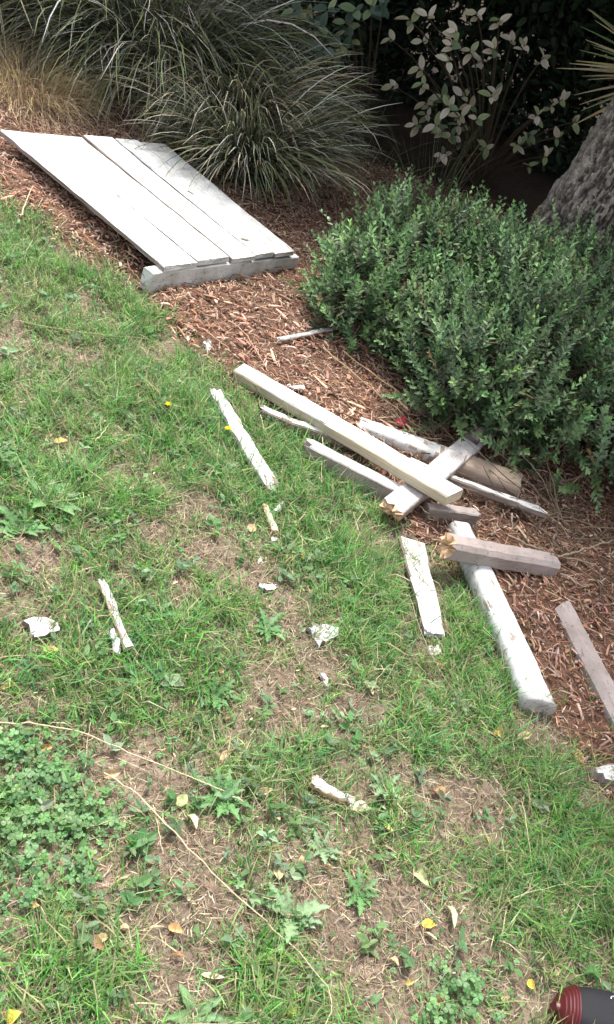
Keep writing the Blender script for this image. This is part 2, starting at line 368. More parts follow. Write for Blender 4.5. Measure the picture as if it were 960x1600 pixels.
# ------------------------------------------------------------ timber pieces
def timber(name, P0, P1, w0, t0, mats, sides=None, up=None, roll=0.0, w1=None, t1=None, rings=12, ch=0.004, rough=0.0012,
           break0=0.0, break1=0.0, cut0=0.0, cut1=0.0, rounded=False, parent=None, seed=0, bend=0.0, usplit=None):
    """a length of timber from P0 to P1, grain along its own X. sides: material index for top, bottom, near(-y), far(+y), end"""
    r = np.random.default_rng(seed + 5)
    P0 = np.asarray(P0, float); P1 = np.asarray(P1, float); Lg = np.linalg.norm(P1 - P0)
    w1 = w0 if w1 is None else w1; t1 = t0 if t1 is None else t1
    if up is None: up = gn(*P0[:2])
    up = np.asarray(up, float)
    if roll:
        ax = nrm(P1 - P0); up = up * math.cos(roll) + np.cross(ax, up) * math.sin(roll)
    if rounded:
        a = np.arange(16) / 16 * 2 * np.pi + 0.1
        sup = lambda v, e: np.sign(v) * np.abs(v) ** e
        prof = np.stack([sup(np.cos(a), 0.6) * 0.5, sup(np.sin(a), 0.6) * 0.5], -1)
    else:
        prof = None
    us = np.linspace(0, 1, rings); Vs = []
    ph = r.random(4) * 6
    for u in us:
        ww = w0 + (w1 - w0) * u; tt = t0 + (t1 - t0) * u
        if rounded: pr = prof * [ww, tt]
        else:
            c = min(ch, ww * 0.3, tt * 0.3); a, b = ww / 2, tt / 2
            pr = np.array([[a, -b + c], [a, b - c], [a - c, b], [-a + c, b], [-a, b - c], [-a, -b + c], [-a + c, -b], [a - c, -b]])
        if max(break0, break1) >= 0.01 and not rounded:
            nx = np.roll(pr, -1, 0)
            if u == 0: subs = [(0, .25, .5, .75) if np.linalg.norm(q_ - p_) > 0.008 else (0, .5) for p_, q_ in zip(pr, nx)]
            pr = np.concatenate([np.stack([p_ + (q_ - p_) * f_ for f_ in ff]) for p_, q_, ff in zip(pr, nx, subs)])
        x = np.full(len(pr), u * Lg)
        pr = pr + (r.normal(size=pr.shape) * rough if len(pr) < 20 else np.repeat(r.normal(size=(1, 2)), len(pr), 0) * rough + r.normal(size=pr.shape) * rough * 0.25)
        pr = pr + [[math.sin(u * 5 + ph[0]) * rough * 2, math.sin(u * 4 + ph[1]) * rough * 2 + bend * 4 * u * (1 - u)]]
        if u == 0: x = x + cut0 * pr[:, 0] / max(ww, 1e-6) + break0 * (r.random(len(pr)) - 0.2) - 0
        if u == 1: x = x + cut1 * pr[:, 0] / max(ww, 1e-6) - break1 * (r.random(len(pr)) - 0.2)
        Vs.append(np.column_stack([x, pr]))
    k = len(Vs[0]); V = np.concatenate(Vs)
    i = (np.arange(rings - 1)[:, None] * k + np.arange(k)[None]); j = (np.arange(rings - 1)[:, None] * k + (np.arange(k)[None] + 1) % k)
    Q = np.stack([i, i + k, j + k, j], -1).reshape(-1, 4)[:, ::-1]
    # end caps as fans about a centre that may stand in or out (split wood)
    def cap(ring_i, sgn, brk):
        nonlocal V
        R0 = Vs[ring_i]; cen = R0.mean(0); b0 = (0 if ring_i == 0 else (rings - 1) * k); kk = np.arange(k); k1 = (kk + 1) % k
        inn = cen + (R0 - cen) * 0.5; inn[:, 0] += sgn * brk * (r.random(k) - 0.6) * 0.9
        i0 = len(V); V = np.vstack([V, inn, cen + [sgn * brk * (r.random() - 0.3), 0, 0]])
        T = np.concatenate([np.stack([b0 + kk, b0 + k1, i0 + k1], -1), np.stack([b0 + kk, i0 + k1, i0 + kk], -1), np.stack([i0 + kk, i0 + k1, np.full(k, i0 + k)], -1)])
        return T if ring_i else T[:, ::-1]
    T0 = cap(0, 1, break0); T1 = cap(-1, -1, break1)
    sides = sides or dict(top=0, bottom=0, near=0, far=0, end=0)
    fi = []
    for qn, q in enumerate(Q):
        if 'edge' in sides and not rounded and (qn % k) % 2 == 1:
            fi.append(sides['edge']); continue
        p = V[q]; nn = np.cross(p[1] - p[0], p[2] - p[0]); nn = nn / max(np.linalg.norm(nn), 1e-12)
        ctr = p[:, 1:].mean(0)
        yy, zz = ctr[0] / max(w0, 1e-6), ctr[1] / max(t0, 1e-6)
        fi.append(sides['top'] if zz > abs(yy) * 0.98 else sides['bottom'] if -zz > abs(yy) else sides['near'] if yy < 0 else sides['far'])
    if usplit:
        for qi, q in enumerate(Q):
            cq = V[q].mean(0)
            if cq[0] < (usplit + 0.13 * r.normal()) * Lg and cq[2] > -0.1 * t0: fi[qi] = 1
    fi += [sides['end']] * (len(T0) + len(T1))
    me = mesh(name, V, [Q, np.concatenate([T0, T1])], mats, midx=fi, smooth=rounded)
    return put(name, me, parent, frame(P0, P1 - P0, up))

# ------------------------------------------------------------ gate panel lying in the mulch
qFL, qFR, qBR, qBL = pt(258, 417, 0.115), pt(462, 391, 0.112), pt(256, 221, 0.105), pt(0, 203, 0.095)
gate = thing('gate_panel', 'white ledged gate panel lying flat on the bark mulch below the tussock grass', 'gate', pt(240, 420, 0))
def gp(u, v, dz=0.0):
    p = (qFL * (1 - u) + qFR * u) * (1 - v) + (qBL * (1 - u) + qBR * u) * v
    return p + gup * dz
gup = nrm(np.cross(qFR - qFL, qBL - qFL))
cuts = [0, 0.235, 0.47, 0.67, 0.83, 1.0]
ends = [0.0, 0.004, -0.004, 0.006, -0.002]; backs = [1.0, 0.995, 1.004, 1.0, 0.985]
planks = []
for k in range(5):
    seam = [0, 0.0012, 0.0045, 0.005, 0.0012, 0]; ua, ub = cuts[k] + seam[k], cuts[k + 1] - seam[k + 1]; um = (ua + ub) / 2; gap = 0.0005
    a = gp(um, ends[k]); b = gp(um, backs[k])
    wa = np.linalg.norm(gp(ub, 0) - gp(ua, 0)) * 0.993 - gap; wb = np.linalg.norm(gp(ub, 1) - gp(ua, 1)) * 0.993 - gap
    xh = nrm(b - a); c0_ = float((gp(ua, 0) - gp(ub, 0)) @ xh); c1_ = float((gp(ua, 1) - gp(ub, 1)) @ xh)
    pk = timber('plank', a + gup * (-0.010 + [0, .002, -.001, .001, -.002][k]), b + gup * (-0.010 + [.001, .0, .003, -.001, -.004][k]), wa, 0.019, [M_WHITE, M_OLDWOOD], dict(top=0, bottom=1, near=1, far=1, end=0, edge=1 if k == 2 else 0),
           up=gup, w1=wb, parent=gate, seed=20 + k, rings=16, rough=0.0008, ch=0.0035, break0=0.004, break1=0.006, cut0=c0_, cut1=c1_)
    planks.append(pk)
rl = np.linalg.norm(pt(236, 434, .03) - pt(478, 402, .03))
ra, rb = gp(-0.07, 0.022), gp(1.06, 0.026); rm = ra + (rb - ra) * 0.565
tag(timber('front_rail', ra - gup * 0.059, rm - gup * 0.059, 0.045, 0.076, M_WHITE, up=gup, parent=gate, seed=31, ch=0.003, rough=0.0006, cut0=-0.004))
timber('front_rail', rm - gup * 0.061 + nrm(rb - ra) * 0.002 + nrm(gp(.5, 1) - gp(.5, 0)) * 0.005, rb - gup * 0.061, 0.045, 0.072, M_WHITE, up=gup, parent=gate, seed=32, ch=0.003, rough=0.0006, t1=0.05)
for v, mm in ((0.52, [M_TIMBER]), (0.93, [M_OLDWOOD])):
    timber('ledge_rail', gp(0.10 if v < .9 else 0.2, v) - gup * 0.06, gp(0.98, v) - gup * 0.06, 0.07, 0.07, mm, up=gup, parent=gate, seed=int(v * 100))
timber('knot_hole', gp(0.70, 0.125) + gup * 0.0008, gp(0.735, 0.105) + gup * 0.0008, 0.012, 0.004, [M_OLDWOOD], up=gup, parent=planks[3], seed=3, rings=3, ch=0.001, rough=0.0003)
timber('knot_hole', gp(0.735, 0.52) + gup * 0.0008, gp(0.745, 0.49) + gup * 0.0008, 0.012, 0.004, [M_OLDWOOD], up=gup, parent=planks[3], seed=4, rings=3, ch=0.001, rough=0.0003)

# ------------------------------------------------------------ heap of broken fence timber
_t = pt(865, 1577, 0.02)[:2]; WOOD = [(_t + [0.02, 0], _t + [0.28, -0.034], 0.05)]      # where the shoe and the timbers press the grass down
def piece(name, label, cat, a, b, ha, hb, w, t, mats, **kw):
    WOOD.append((pt(*a)[:2], pt(*b)[:2], max(w, kw.get('w1') or w) / 2))
    group = kw.pop('group', None)
    return tag(timber(name, pt(*a, ha), pt(*b, hb), w, t, mats, **kw), label, cat, group)
WT = dict(top=0, bottom=1, near=1, far=0, end=1)
piece('square_beam', 'long square beam, white on top with knotty bare pine side, topmost of the heap', 'beam', (374, 581), (710, 777), 0.028, 0.125, 0.056, 0.040,
      [M_WHITE, M_PINE], sides=WT, seed=41, rings=22, cut1=0.02, roll=0.22, rough=0.0005, w1=0.062)
piece('half_round_rail', 'thick tan weathered rail with white upper edge, tapering under the long beam', 'rail', (560, 664), (808, 764), 0.03, 0.05, 0.06, 0.05,
      [M_TIMBER, M_WHITE], sides=dict(top=0, bottom=0, near=0, far=1, end=1), rounded=True, usplit=0.5, rings=40, rough=0.0008, w1=0.10, t1=0.085, seed=42, break1=0.02)
piece('lath', 'thin white lath pointing right from beneath the heap', 'lath', (640, 722), (846, 802), 0.05, 0.07, 0.038, 0.022, [M_WHITE_WORN, M_OLDWOOD], sides=WT, seed=43, cut1=-0.03, roll=-0.25)
ob = piece('notched_batten', 'dull white notched batten crossing under the long beam toward the hedge', 'batten', (612, 798), (732, 698), 0.06, 0.075, 0.072, 0.034,
           [M_GREYWHITE, M_TAUPE, M_SPLIT], sides=dict(top=0, bottom=1, near=1, far=0, end=2), seed=44, break0=0.03)
a, b = np.array(ob.matrix_basis.translation), None
Mb = np.array(ob.matrix_basis); xl = np.linalg.norm(pt(612, 798, .06) - pt(732, 698, .075))
e0 = Mb[:3, 3] + Mb[:3, 0] * xl
timber('notch_step', e0 + Mb[:3, 2] * -0.010, pt(760, 664, 0.075) + Mb[:3, 2] * -0.010, 0.070, 0.016, [M_TAUPE], up=Mb[:3, 2], parent=ob, seed=45)
timber('notch_lip', e0 + Mb[:3, 1] * -0.026 + Mb[:3, 2] * 0.006, pt(763, 668, 0.075) + Mb[:3, 1] * -0.026 + Mb[:3, 2] * 0.006, 0.018, 0.018, [M_GREYWHITE], up=Mb[:3, 2], parent=ob, seed=46)
piece('splintered_slat', 'white slat with pointed end in the grass below the long beam', 'slat', (406, 640), (590, 712), 0.032, 0.04, 0.03, 0.026, [M_WHITE_WORN, M_OLDWOOD], sides=WT, seed=47, break0=0.02, w1=0.034)
piece('old_batten', 'dark brown weathered batten half hidden under the long beam', 'batten', (500, 676), (640, 745), 0.02, 0.03, 0.04, 0.03, [M_OLDWOOD, M_TIMBER], sides=WT, seed=48, break0=0.02)
piece('grey_plank', 'pale grey plank with dark side lying in the grass beneath the crossing batten', 'plank', (474, 700), (650, 788), 0.035, 0.038, 0.046, 0.056, [M_GREYWHITE, M_TAUPE], sides=WT, rough=0.0007, seed=49, break0=0.03)
ob = piece('end_block', 'short brown weathered block wedged under the end of the long beam', 'block', (664, 800), (748, 812), 0.035, 0.05, 0.034, 0.06, [M_TAUPE, M_OLDWOOD], sides=WT, seed=50, break1=0.03, t1=0.05)
piece('fence_post', 'long white round edged post lying in the grass with sawn grey end', 'post', (716, 826), (842, 1106), 0.032, 0.028, 0.068, 0.058, [M_WHITE_WORN, M_OLDWOOD, M_GREYWHITE], sides=dict(top=0, bottom=1, near=0, far=0, end=2), rounded=True, seed=51, w1=0.084, rings=26, rough=0.0009, cut1=0.02)
piece('taupe_beam', 'taupe square beam with broken orange end lying across the white post', 'beam', (694, 852), (862, 884), 0.105, 0.045, 0.062, 0.062, [M_TAUPE, M_SPLIT], sides=dict(top=0, bottom=0, near=0, far=0, end=1), seed=52, break0=0.022, ch=0.012, rings=16, rough=0.0007)
piece('chamfered_rail', 'taupe chamfered rail at the right edge lying on the mulch', 'rail', (876, 950), (985, 1160), 0.03, 0.03, 0.066, 0.056, [M_TAUPE], seed=53, ch=0.018, rough=0.0007, cut0=-0.03)
piece('white_board', 'short white flat board, wider at its top, in the grass left of the post', 'board', (645, 846), (677, 992), 0.018, 0.015, 0.080, 0.018, [M_WHITE_WORN, M_OLDWOOD], sides=dict(top=0, bottom=1, near=1, far=1, end=0), seed=54, w1=0.056, break1=0.012, cut0=0.01)
piece('broken_stake', 'white broken stake with dark end beside the yellow flower', 'stake', (334, 611), (422, 756), 0.024, 0.024, 0.040, 0.021, [M_WHITE_WORN, M_OLDWOOD], sides=dict(top=0, bottom=1, near=0, far=0, end=1), seed=55, w1=0.046, break1=0.05, break0=0.02, rough=0.002)
piece('stake_splinter', 'pinkish white square splinter at the lower end of the broken stake', 'splinter', (420, 738), (422, 768), 0.024, 0.02, 0.024, 0.016, [M_GREYWHITE, M_SPLIT], seed=56, break0=0.01, sides=WT)
piece('yellow_splinter', 'narrow yellowish bare splinter in the grass below the broken stake', 'splinter', (415, 788), (428, 832), 0.016, 0.012, 0.018, 0.014, [M_PINE, M_SPLIT], seed=57, break0=0.01, sides=WT)
piece('white_sliver', 'small white sliver lying across the grass by the yellowish splinter', 'sliver', (428, 800), (444, 786), 0.012, 0.014, 0.012, 0.008, [M_WHITE_WORN], seed=58, break0=0.01)
# ------------------------------------------------------------ paint flakes and splinters on the lawn
def chunk(name, label, cat, outline, h, thick, mats, seed=0, dome=0.0):
    """an irregular flat piece whose outline (photo pixels) is laid on the ground"""
    P = np.array([pt(*p, h) for p in outline]); c = P.mean(0); WOOD.append((c[:2], c[:2] + 0.001, 0.6 * np.linalg.norm(P[:, :2] - c[:2], axis=1).mean())); up = gn(c[0], c[1]); r = np.random.default_rng(seed)
    Pn = []
    for a_, b_ in zip(P, np.roll(P, -1, 0)):
        for f_ in (0, 0.33, 0.67): Pn.append(a_ + (b_ - a_) * f_ + (r.normal(size=3) * np.linalg.norm(b_ - a_) * 0.11 if f_ else 0))
    P = np.array(Pn); thick = thick * 0.7
    n = len(P); top = P + up * thick + up * (r.random((n, 1)) - 0.5) * thick * 0.5; inner = c + (top - c) * 0.55 + up * (thick * 0.25 + dome)
    bot = P + (P - c) * 0.05 - up * 0.004
    V = np.vstack([top, bot, inner, c + up * (thick * 1.2 + dome)]) - c
    k = np.arange(n); k1 = (k + 1) % n
    Q = np.concatenate([np.stack([k, k + n, k1 + n, k1], -1), np.stack([k, k1, k1 + 2 * n, k + 2 * n], -1)])
    T = np.stack([k + 2 * n, k1 + 2 * n, np.full(n, 3 * n)], -1)
    fi = [1 if len(mats) > 1 else 0] * n + [0] * n + [0] * n
    return tag(put(name, mesh(name, V, [Q, T], mats, midx=fi), None, Matrix.Translation(Vector(c))), label, cat)
chunk('paint_block', 'small white oblong block in the grass near the left edge', 'block', [(36, 975), (60, 970), (90, 978), (92, 990), (70, 999), (44, 997)], 0.012, 0.016, [M_WHITE_WORN, M_OLDWOOD], 1)
chunk('angular_flake', 'white angular flake with pointed tail on bare soil near the middle', 'flake', [(480, 984), (498, 980), (528, 983), (526, 996), (508, 1006), (496, 1018), (492, 1004)], 0.008, 0.012, [M_WHITE_WORN, M_OLDWOOD], 2)
chunk('curled_flake', 'tiny white curled flake on bare soil below the broken stake', 'flake', [(402, 912), (414, 915), (430, 916), (430, 922), (416, 925), (406, 921)], 0.008, 0.01, [M_WHITE, M_OLDWOOD], 3)
chunk('paint_chip', 'tiny white chip below the yellowish splinter', 'chip', [(423, 842), (431, 840), (433, 844), (425, 847)], 0.006, 0.006, [M_WHITE], 4)
chunk('paint_chip', 'tiny white chip on the brown earth above the curled flake', 'chip', [(402, 876), (408, 872), (409, 880), (403, 882)], 0.006, 0.006, [M_WHITE], 5)
chunk('paint_chip', 'upright little white chip at the lawn edge below the gate panel', 'chip', [(319, 534), (326, 533), (327, 550), (320, 551)], 0.01, 0.012, [M_WHITE], 6)
chunk('paint_chip', 'tiny pinkish white chip at the foot of the short white board', 'chip', [(668, 1012), (682, 1009), (688, 1020), (676, 1026)], 0.006, 0.01, [M_GREYWHITE], 7)
chunk('paint_chip', 'little white chip beside the lower half of the post', 'chip', [(766, 1052), (774, 1050), (776, 1058), (770, 1060)], 0.006, 0.008, [M_WHITE], 8)
chunk('paint_chip', 'little pale chip on the soil below the angular flake', 'chip', [(498, 1052), (508, 1056), (516, 1076), (508, 1074)], 0.006, 0.008, [M_GREYWHITE], 9)
chunk('white_offcut', 'white offcut at the right edge of the lawn below the taupe rail', 'offcut', [(922, 1204), (945, 1200), (975, 1206), (975, 1226), (945, 1222), (928, 1214)], 0.012, 0.022, [M_WHITE_WORN, M_TAUPE], 10)
chunk('pale_woodchip', 'pale tan wood chip at the end of the white wedge', 'chip', [(546, 1258), (562, 1252), (580, 1266), (566, 1270), (550, 1268)], 0.008, 0.008, [M_PINE], 11)
chunk('mulch_flake', 'pink white flake in the mulch just left of the long beam', 'flake', [(386, 560), (402, 562), (408, 570), (394, 572)], 0.012, 0.008, [M_GREYWHITE, M_PINE], 12)
piece('split_stick', 'white split stick in the grass right of the oblong block', 'stick', (157, 908), (203, 1014), 0.026, 0.026, 0.016, 0.014, [M_WHITE_WORN, M_TIMBER], seed=60, w1=0.020, break0=0.02, sides=WT)
piece('split_prong', 'short white prong lying beside the split stick', 'stick', (174, 982), (184, 1022), 0.024, 0.022, 0.016, 0.012, [M_WHITE_WORN], seed=61, break0=0.012, break1=0.008)
piece('white_wedge', 'white wedge of wood with tan broken side in the lower lawn', 'wedge', (487, 1222), (552, 1254), 0.018, 0.012, 0.026, 0.018, [M_WHITE_WORN, M_SPLIT], seed=62, sides=WT, w1=0.016, break0=0.012, break1=0.01)
piece('grey_stick', 'flat grey stick on the mulch left of the hedge', 'stick', (436, 530), (518, 515), 0.046, 0.05, 0.018, 0.009, [M_GREYWHITE, M_OLDWOOD], seed=63, break0=0.01)
piece('grey_stick', 'short grey stick in the mulch above the long beam', 'stick', (450, 603), (476, 607), 0.042, 0.042, 0.02, 0.008, [M_GREYWHITE], seed=64, break0=0.01)
piece('bark_slab', 'brown bark slab with grey end behind the thick tan rail', 'bark', (728, 716), (784, 736), 0.03, 0.035, 0.05, 0.02, [M_OLDWOOD, M_GREYWHITE], sides=dict(top=0, bottom=0, near=0, far=0, end=1), seed=65, break0=0.02, break1=0.02)

# ------------------------------------------------------------ bark chips
def chip_mesh(name, l, wd, th, c, seed, ends=(0.25, 1, 0.9, 0.3)):
    r = np.random.default_rng(seed); V = []
    for x, s in zip((0, 0.3, 0.7, 1), ends):
        for y in (-1, 1):
            for z in (0, 1):
                V.append([(x - 0.5) * l + r.normal() * l * 0.04, y * wd / 2 * s + r.normal() * wd * 0.1, z * th * (0.5 + s / 2) + math.sin(x * 3) * th * 0.6])
    Q = []
    for k in range(3):
        a = k * 4; b = a + 4
        Q += [[a, b, b + 1, a + 1], [a + 2, a + 3, b + 3, b + 2], [a + 1, b + 1, b + 3, a + 3], [a, a + 2, b + 2, b]]
    Q += [[0, 1, 3, 2], [12, 14, 15, 13]]
    return np.array(V), np.array(Q)
CHIP_PAL = [(0.30, 0.155, 0.095), (0.36, 0.20, 0.13), (0.22, 0.10, 0.06), (0.44, 0.29, 0.20), (0.15, 0.07, 0.045), (0.46, 0.31, 0.23), (0.27, 0.12, 0.07), (0.38, 0.20, 0.135), (0.30, 0.15, 0.10), (0.10, 0.045, 0.03), (0.19, 0.085, 0.05)]
def chip_xy(n, lo=-0.02):
    x = rng.uniform(-2.6, 2.6, n); y = rng.uniform(0.9, 5.4, n); d = edge_d(x, y)
    k = (d < 0.03) & (rng.random(n) < np.where(d > -0.02, 0.35, 1)) & in_view(x, y, None, 90)
    return x[k], y[k]
protos = []
for k, (e0_, m0_, m1_, e1_) in enumerate([(0.25, 1, 0.9, 0.3), (0.9, 1, 0.9, 0.15), (1, 0.9, 1.1, 0.9), (0.1, 0.6, 1, 0.7), (0.8, 1.2, 0.5, 0.4)]):
    pv, protoQ = chip_mesh('c', 1, 1, 1, 0, 3 + k, (e0_, m0_, m1_, e1_)); protos.append(pv)
protos = np.array(protos)
x, y = chip_xy(120000)
n = len(x)
ln = rng.gamma(3, 0.007, n).clip(0.006, 0.07); wd = rng.gamma(3, 0.0011, n).clip(0.001, 0.008); th = rng.uniform(0.0015, 0.004, n)
az = rng.normal(-0.6, 1.5, n); tl = rng.normal(0, 0.4, n); z = bedz(x, y) + rng.uniform(0.0, 0.014, n)
T = np.stack([np.cos(az) * np.cos(tl), np.sin(az) * np.cos(tl), np.sin(tl) - 0.25 * np.cos(az)], -1); T = nrm(T)
Nn = nrm(np.stack([0.25 + rng.normal(0, 0.3, n), rng.normal(0, 0.3, n), np.ones(n)], -1)); Sd = nrm(np.cross(Nn, T)); U = np.cross(T, Sd)
protoV = protos[rng.integers(0, 5, n)]
Vc = (np.stack([x, y, z], -1)[:, None] + T[:, None] * (protoV[:, :, :1] * ln[:, None, None]) + Sd[:, None] * (protoV[:, :, 1:2] * wd[:, None, None]) + U[:, None] * (protoV[:, :, 2:] * th[:, None, None]))
Qc = (np.arange(n)[:, None, None] * 16 + protoQ[None]).reshape(-1, 4)
cc = pick(CHIP_PAL, n, 0.25) * [0.95, 1.06, 1.15]; pale = sstep(1.1, -0.4, x)[:, None]; cc = cc * (1 - 0.55 * pale) + 0.55 * pale * pick([(0.40, 0.27, 0.20), (0.50, 0.38, 0.30), (0.33, 0.22, 0.16), (0.24, 0.16, 0.11)], n, 0.2)
tag(put('bark_litter', mesh('bark_litter', Vc.reshape(-1, 3), Qc, M_CHIP, col=np.repeat(cc, 16, 0)), bed), 'reddish brown shredded bark covering the bed', kind='stuff')
x, y = chip_xy(60000); n = len(x); az = rng.normal(-0.6, 1.3, n); ln = rng.gamma(3, 0.012, n).clip(0.01, 0.12)
P = arch(np.stack([x, y, bedz(x, y) + rng.uniform(0.002, 0.016, n)], -1), az, rng.normal(1.5, 0.15, n) + 0.24 * np.cos(az), rng.normal(0, 0.25, n), ln, 3, 1, 0.7)
sd_ = nrm(np.stack([-np.sin(az), np.cos(az), rng.normal(0, 0.5, n)], -1)); W = rng.uniform(0.0008, 0.0024, n)[:, None] * np.array([0.6, 1, 1, 0.4])[None]
Vr, Fr, Cr = ribbons(P, W, sd_, pick([(0.30, 0.16, 0.10), (0.42, 0.27, 0.19), (0.20, 0.10, 0.06), (0.48, 0.36, 0.26), (0.14, 0.08, 0.055), (0.36, 0.20, 0.13)], n, 0.25))
tag(put('bark_fibres', mesh('bark_fibres', Vr, Fr, M_CHIP, col=Cr), bed), 'fine shredded bark fibres over the bed', kind='stuff')
# the largest chips one by one
chips = []
for k in range(14):
    V, Q = chip_mesh('bark_chip', rng.uniform(0.025, 0.065), rng.uniform(0.005, 0.011), rng.uniform(0.002, 0.004), 0, 100 + k, [(0.25, 1, 0.9, 0.3), (0.9, 1, 0.9, 0.15), (1, 0.9, 1.1, 0.9), (0.1, 0.6, 1, 0.7)][k % 4])
    chips.append(mesh('bark_chip', V, Q, M_CHIP, col=np.tile(pick(CHIP_PAL, 1, 0.2), (16, 1))))
cpx = np.concatenate([np.column_stack([rng.uniform(250, 640, 260), rng.uniform(430, 700, 260)]), np.column_stack([rng.uniform(0, 230, 130), rng.uniform(240, 440, 130)]),
                      np.column_stack([rng.uniform(740, 960, 150), rng.uniform(830, 1230, 150)])])
cnt = 0
for a, b in cpx:
    p = pt(a, b)
    if edge_d(p[0], p[1])[0] > 0.0 or cnt >= 270: continue
    az_ = rng.normal(-0.6, 0.9); t_ = rng.normal(0, 0.15)
    put('bark_chip', chips[cnt % 14], bed, frame((p[0], p[1], float(bedz(p[0], p[1])) + 0.014), (math.cos(az_), math.sin(az_), math.sin(t_) - 0.25 * math.cos(az_)), (0.25 + rng.normal() * 0.2, rng.normal() * 0.2, 1)))
    cnt += 1

def wood_d(x, y):
    P = np.stack([x, y], -1); best = np.full(len(P), 1e9)
    for a, b, hw_ in WOOD:
        d = b - a; t_ = np.clip(((P - a) @ d) / (d @ d), 0, 1); best = np.minimum(best, np.linalg.norm(P - a - t_[:, None] * d, axis=1) - hw_)
    return best
# ------------------------------------------------------------ lawn: grass, thatch, clover (nobody could count them)
def lawn_xy(n, m=110):
    x = rng.uniform(-2.3, 1.3, n); y = rng.uniform(0.35, 4.0, n)
    k = in_view(x, y, None, m); x, y = x[k], y[k]
    d = edge_d(x, y); return x, y, d
# tufts first, blades around each tuft
x, y, d = lawn_xy(95000)
c = cover(x, y); k = (rng.random(len(x)) < c * 0.85) & (d > -0.07) & ((d > 0.06) | (rng.random(len(x)) < 0.5 + 5 * d)); x, y, c = x[k], y[k], c[k]
wdist = wood_d(x, y); k = (wdist > -0.004) | ((rng.random(len(x)) < 0.07) & (y > 1.0)); x, y, c, wdist = x[k], y[k], c[k], wdist[k]
nb = rng.poisson(3 + 9 * c); ti = np.repeat(np.arange(len(x)), nb); n = len(ti)
tall = (0.5 + 0.65 * c) * rng.uniform(0.7, 1.35, len(x)) * np.where(wdist < 0.03, 0.9, 1); lean = rng.uniform(0, 2 * np.pi, len(x))
tint = np.array([1.42, 1.5, 1.4]) * pick([(0.075, 0.20, 0.035), (0.06, 0.17, 0.05), (0.10, 0.225, 0.045), (0.065, 0.17, 0.06), (0.12, 0.20, 0.06), (0.14, 0.23, 0.075), (0.16, 0.21, 0.085)], len(x), 0.18)
bx = x[ti] + rng.normal(0, 0.008, n); by = y[ti] + rng.normal(0, 0.008, n)
root = np.stack([bx, by, g(bx, by) - 0.004], -1)
ln = rng.gamma(5, 0.0078, n).clip(0.010, 0.10) * tall[ti]
az = lean[ti] + rng.normal(0, 1.3, n)
P = arch(root, az, np.abs(rng.normal(0.45, 0.35, n)), rng.uniform(0.3, 1.5, n), ln, 2)
sd_ = np.stack([-np.sin(az), np.cos(az), 0 * az], -1); ro = rng.normal(0, 0.5, n); sd_ = nrm(sd_ + ro[:, None] * np.array([0, 0, 1.0]))
W = np.array([1, 0.9, 0.12])[None] * rng.uniform(0.0013, 0.0036, n)[:, None]
colr = tint[ti] * (1 + 0.15 * rng.normal(size=(n, 1))).clip(0.6, 1.5)
dry = rng.random(n) < 0.19 + 0.2 * (1 - c[ti]); colr[dry] = pick([(0.44, 0.38, 0.24), (0.36, 0.33, 0.17), (0.30, 0.25, 0.16)], dry.sum())
tag(put('lawn_grass', mesh('lawn_grass', *ribbons(P, W, sd_, colr)[:2], M_GRASS, col=ribbons(P, W, sd_, colr)[2])), 'patchy green lawn grass covering the slope', 'grass', kind='stuff')
# blades leaning over the timber lying in the grass
rt_, az_l = [], []
for (ax_, ay_), (bx_, by_), cnt_, off_ in [((706, 850), (800, 1090), 120, 14), ((628, 850), (668, 985), 60, 6), ((336, 630), (410, 745), 90, 8), ((160, 920), (196, 1010), 26, 4), ((480, 1230), (548, 1262), 24, 2), ((40, 985), (88, 1000), 24, 6),
                                           ((484, 1000), (520, 1012), 20, 4), ((410, 655), (580, 730), 60, 6), ((480, 715), (640, 800), 90, 6), ((790, 1085), (858, 1128), 40, 6), ((880, 985), (960, 1170), 40, 20)]:
    for q in range(cnt_):
        f_ = rng.random(); p_ = pt(ax_ + (bx_ - ax_) * f_ - rng.uniform(0, off_), ay_ + (by_ - ay_) * f_ + rng.uniform(0, off_)); rt_.append([p_[0], p_[1], p_[2] - 0.004]); az_l.append(rng.normal(0.7, 0.8))
rt_ = np.array(rt_); az_l = np.array(az_l); n = len(rt_)
P = arch(rt_, az_l, np.abs(rng.normal(0.4, 0.25, n)), rng.uniform(0.3, 1.5, n), rng.gamma(6, 0.011, n).clip(0.03, 0.12), 5)
sd_ = nrm(np.stack([-np.sin(az_l), np.cos(az_l), rng.normal(0, 0.4, n)], -1)); W = rng.uniform(0.0012, 0.003, n)[:, None] * np.array([1, 1, 0.9, 0.75, 0.5, 0.1])[None]
Vr, Fr, Cr = ribbons(P, W, sd_, pick([(0.09, 0.24, 0.05), (0.10, 0.26, 0.07), (0.14, 0.28, 0.08), (0.34, 0.29, 0.19), (0.12, 0.10, 0.07)], n, 0.2))
tag(put('overhanging_grass', mesh('overhanging_grass', Vr, Fr, M_GRASS, col=Cr)), 'grass blades leaning over the fallen timber', 'grass', kind='stuff')
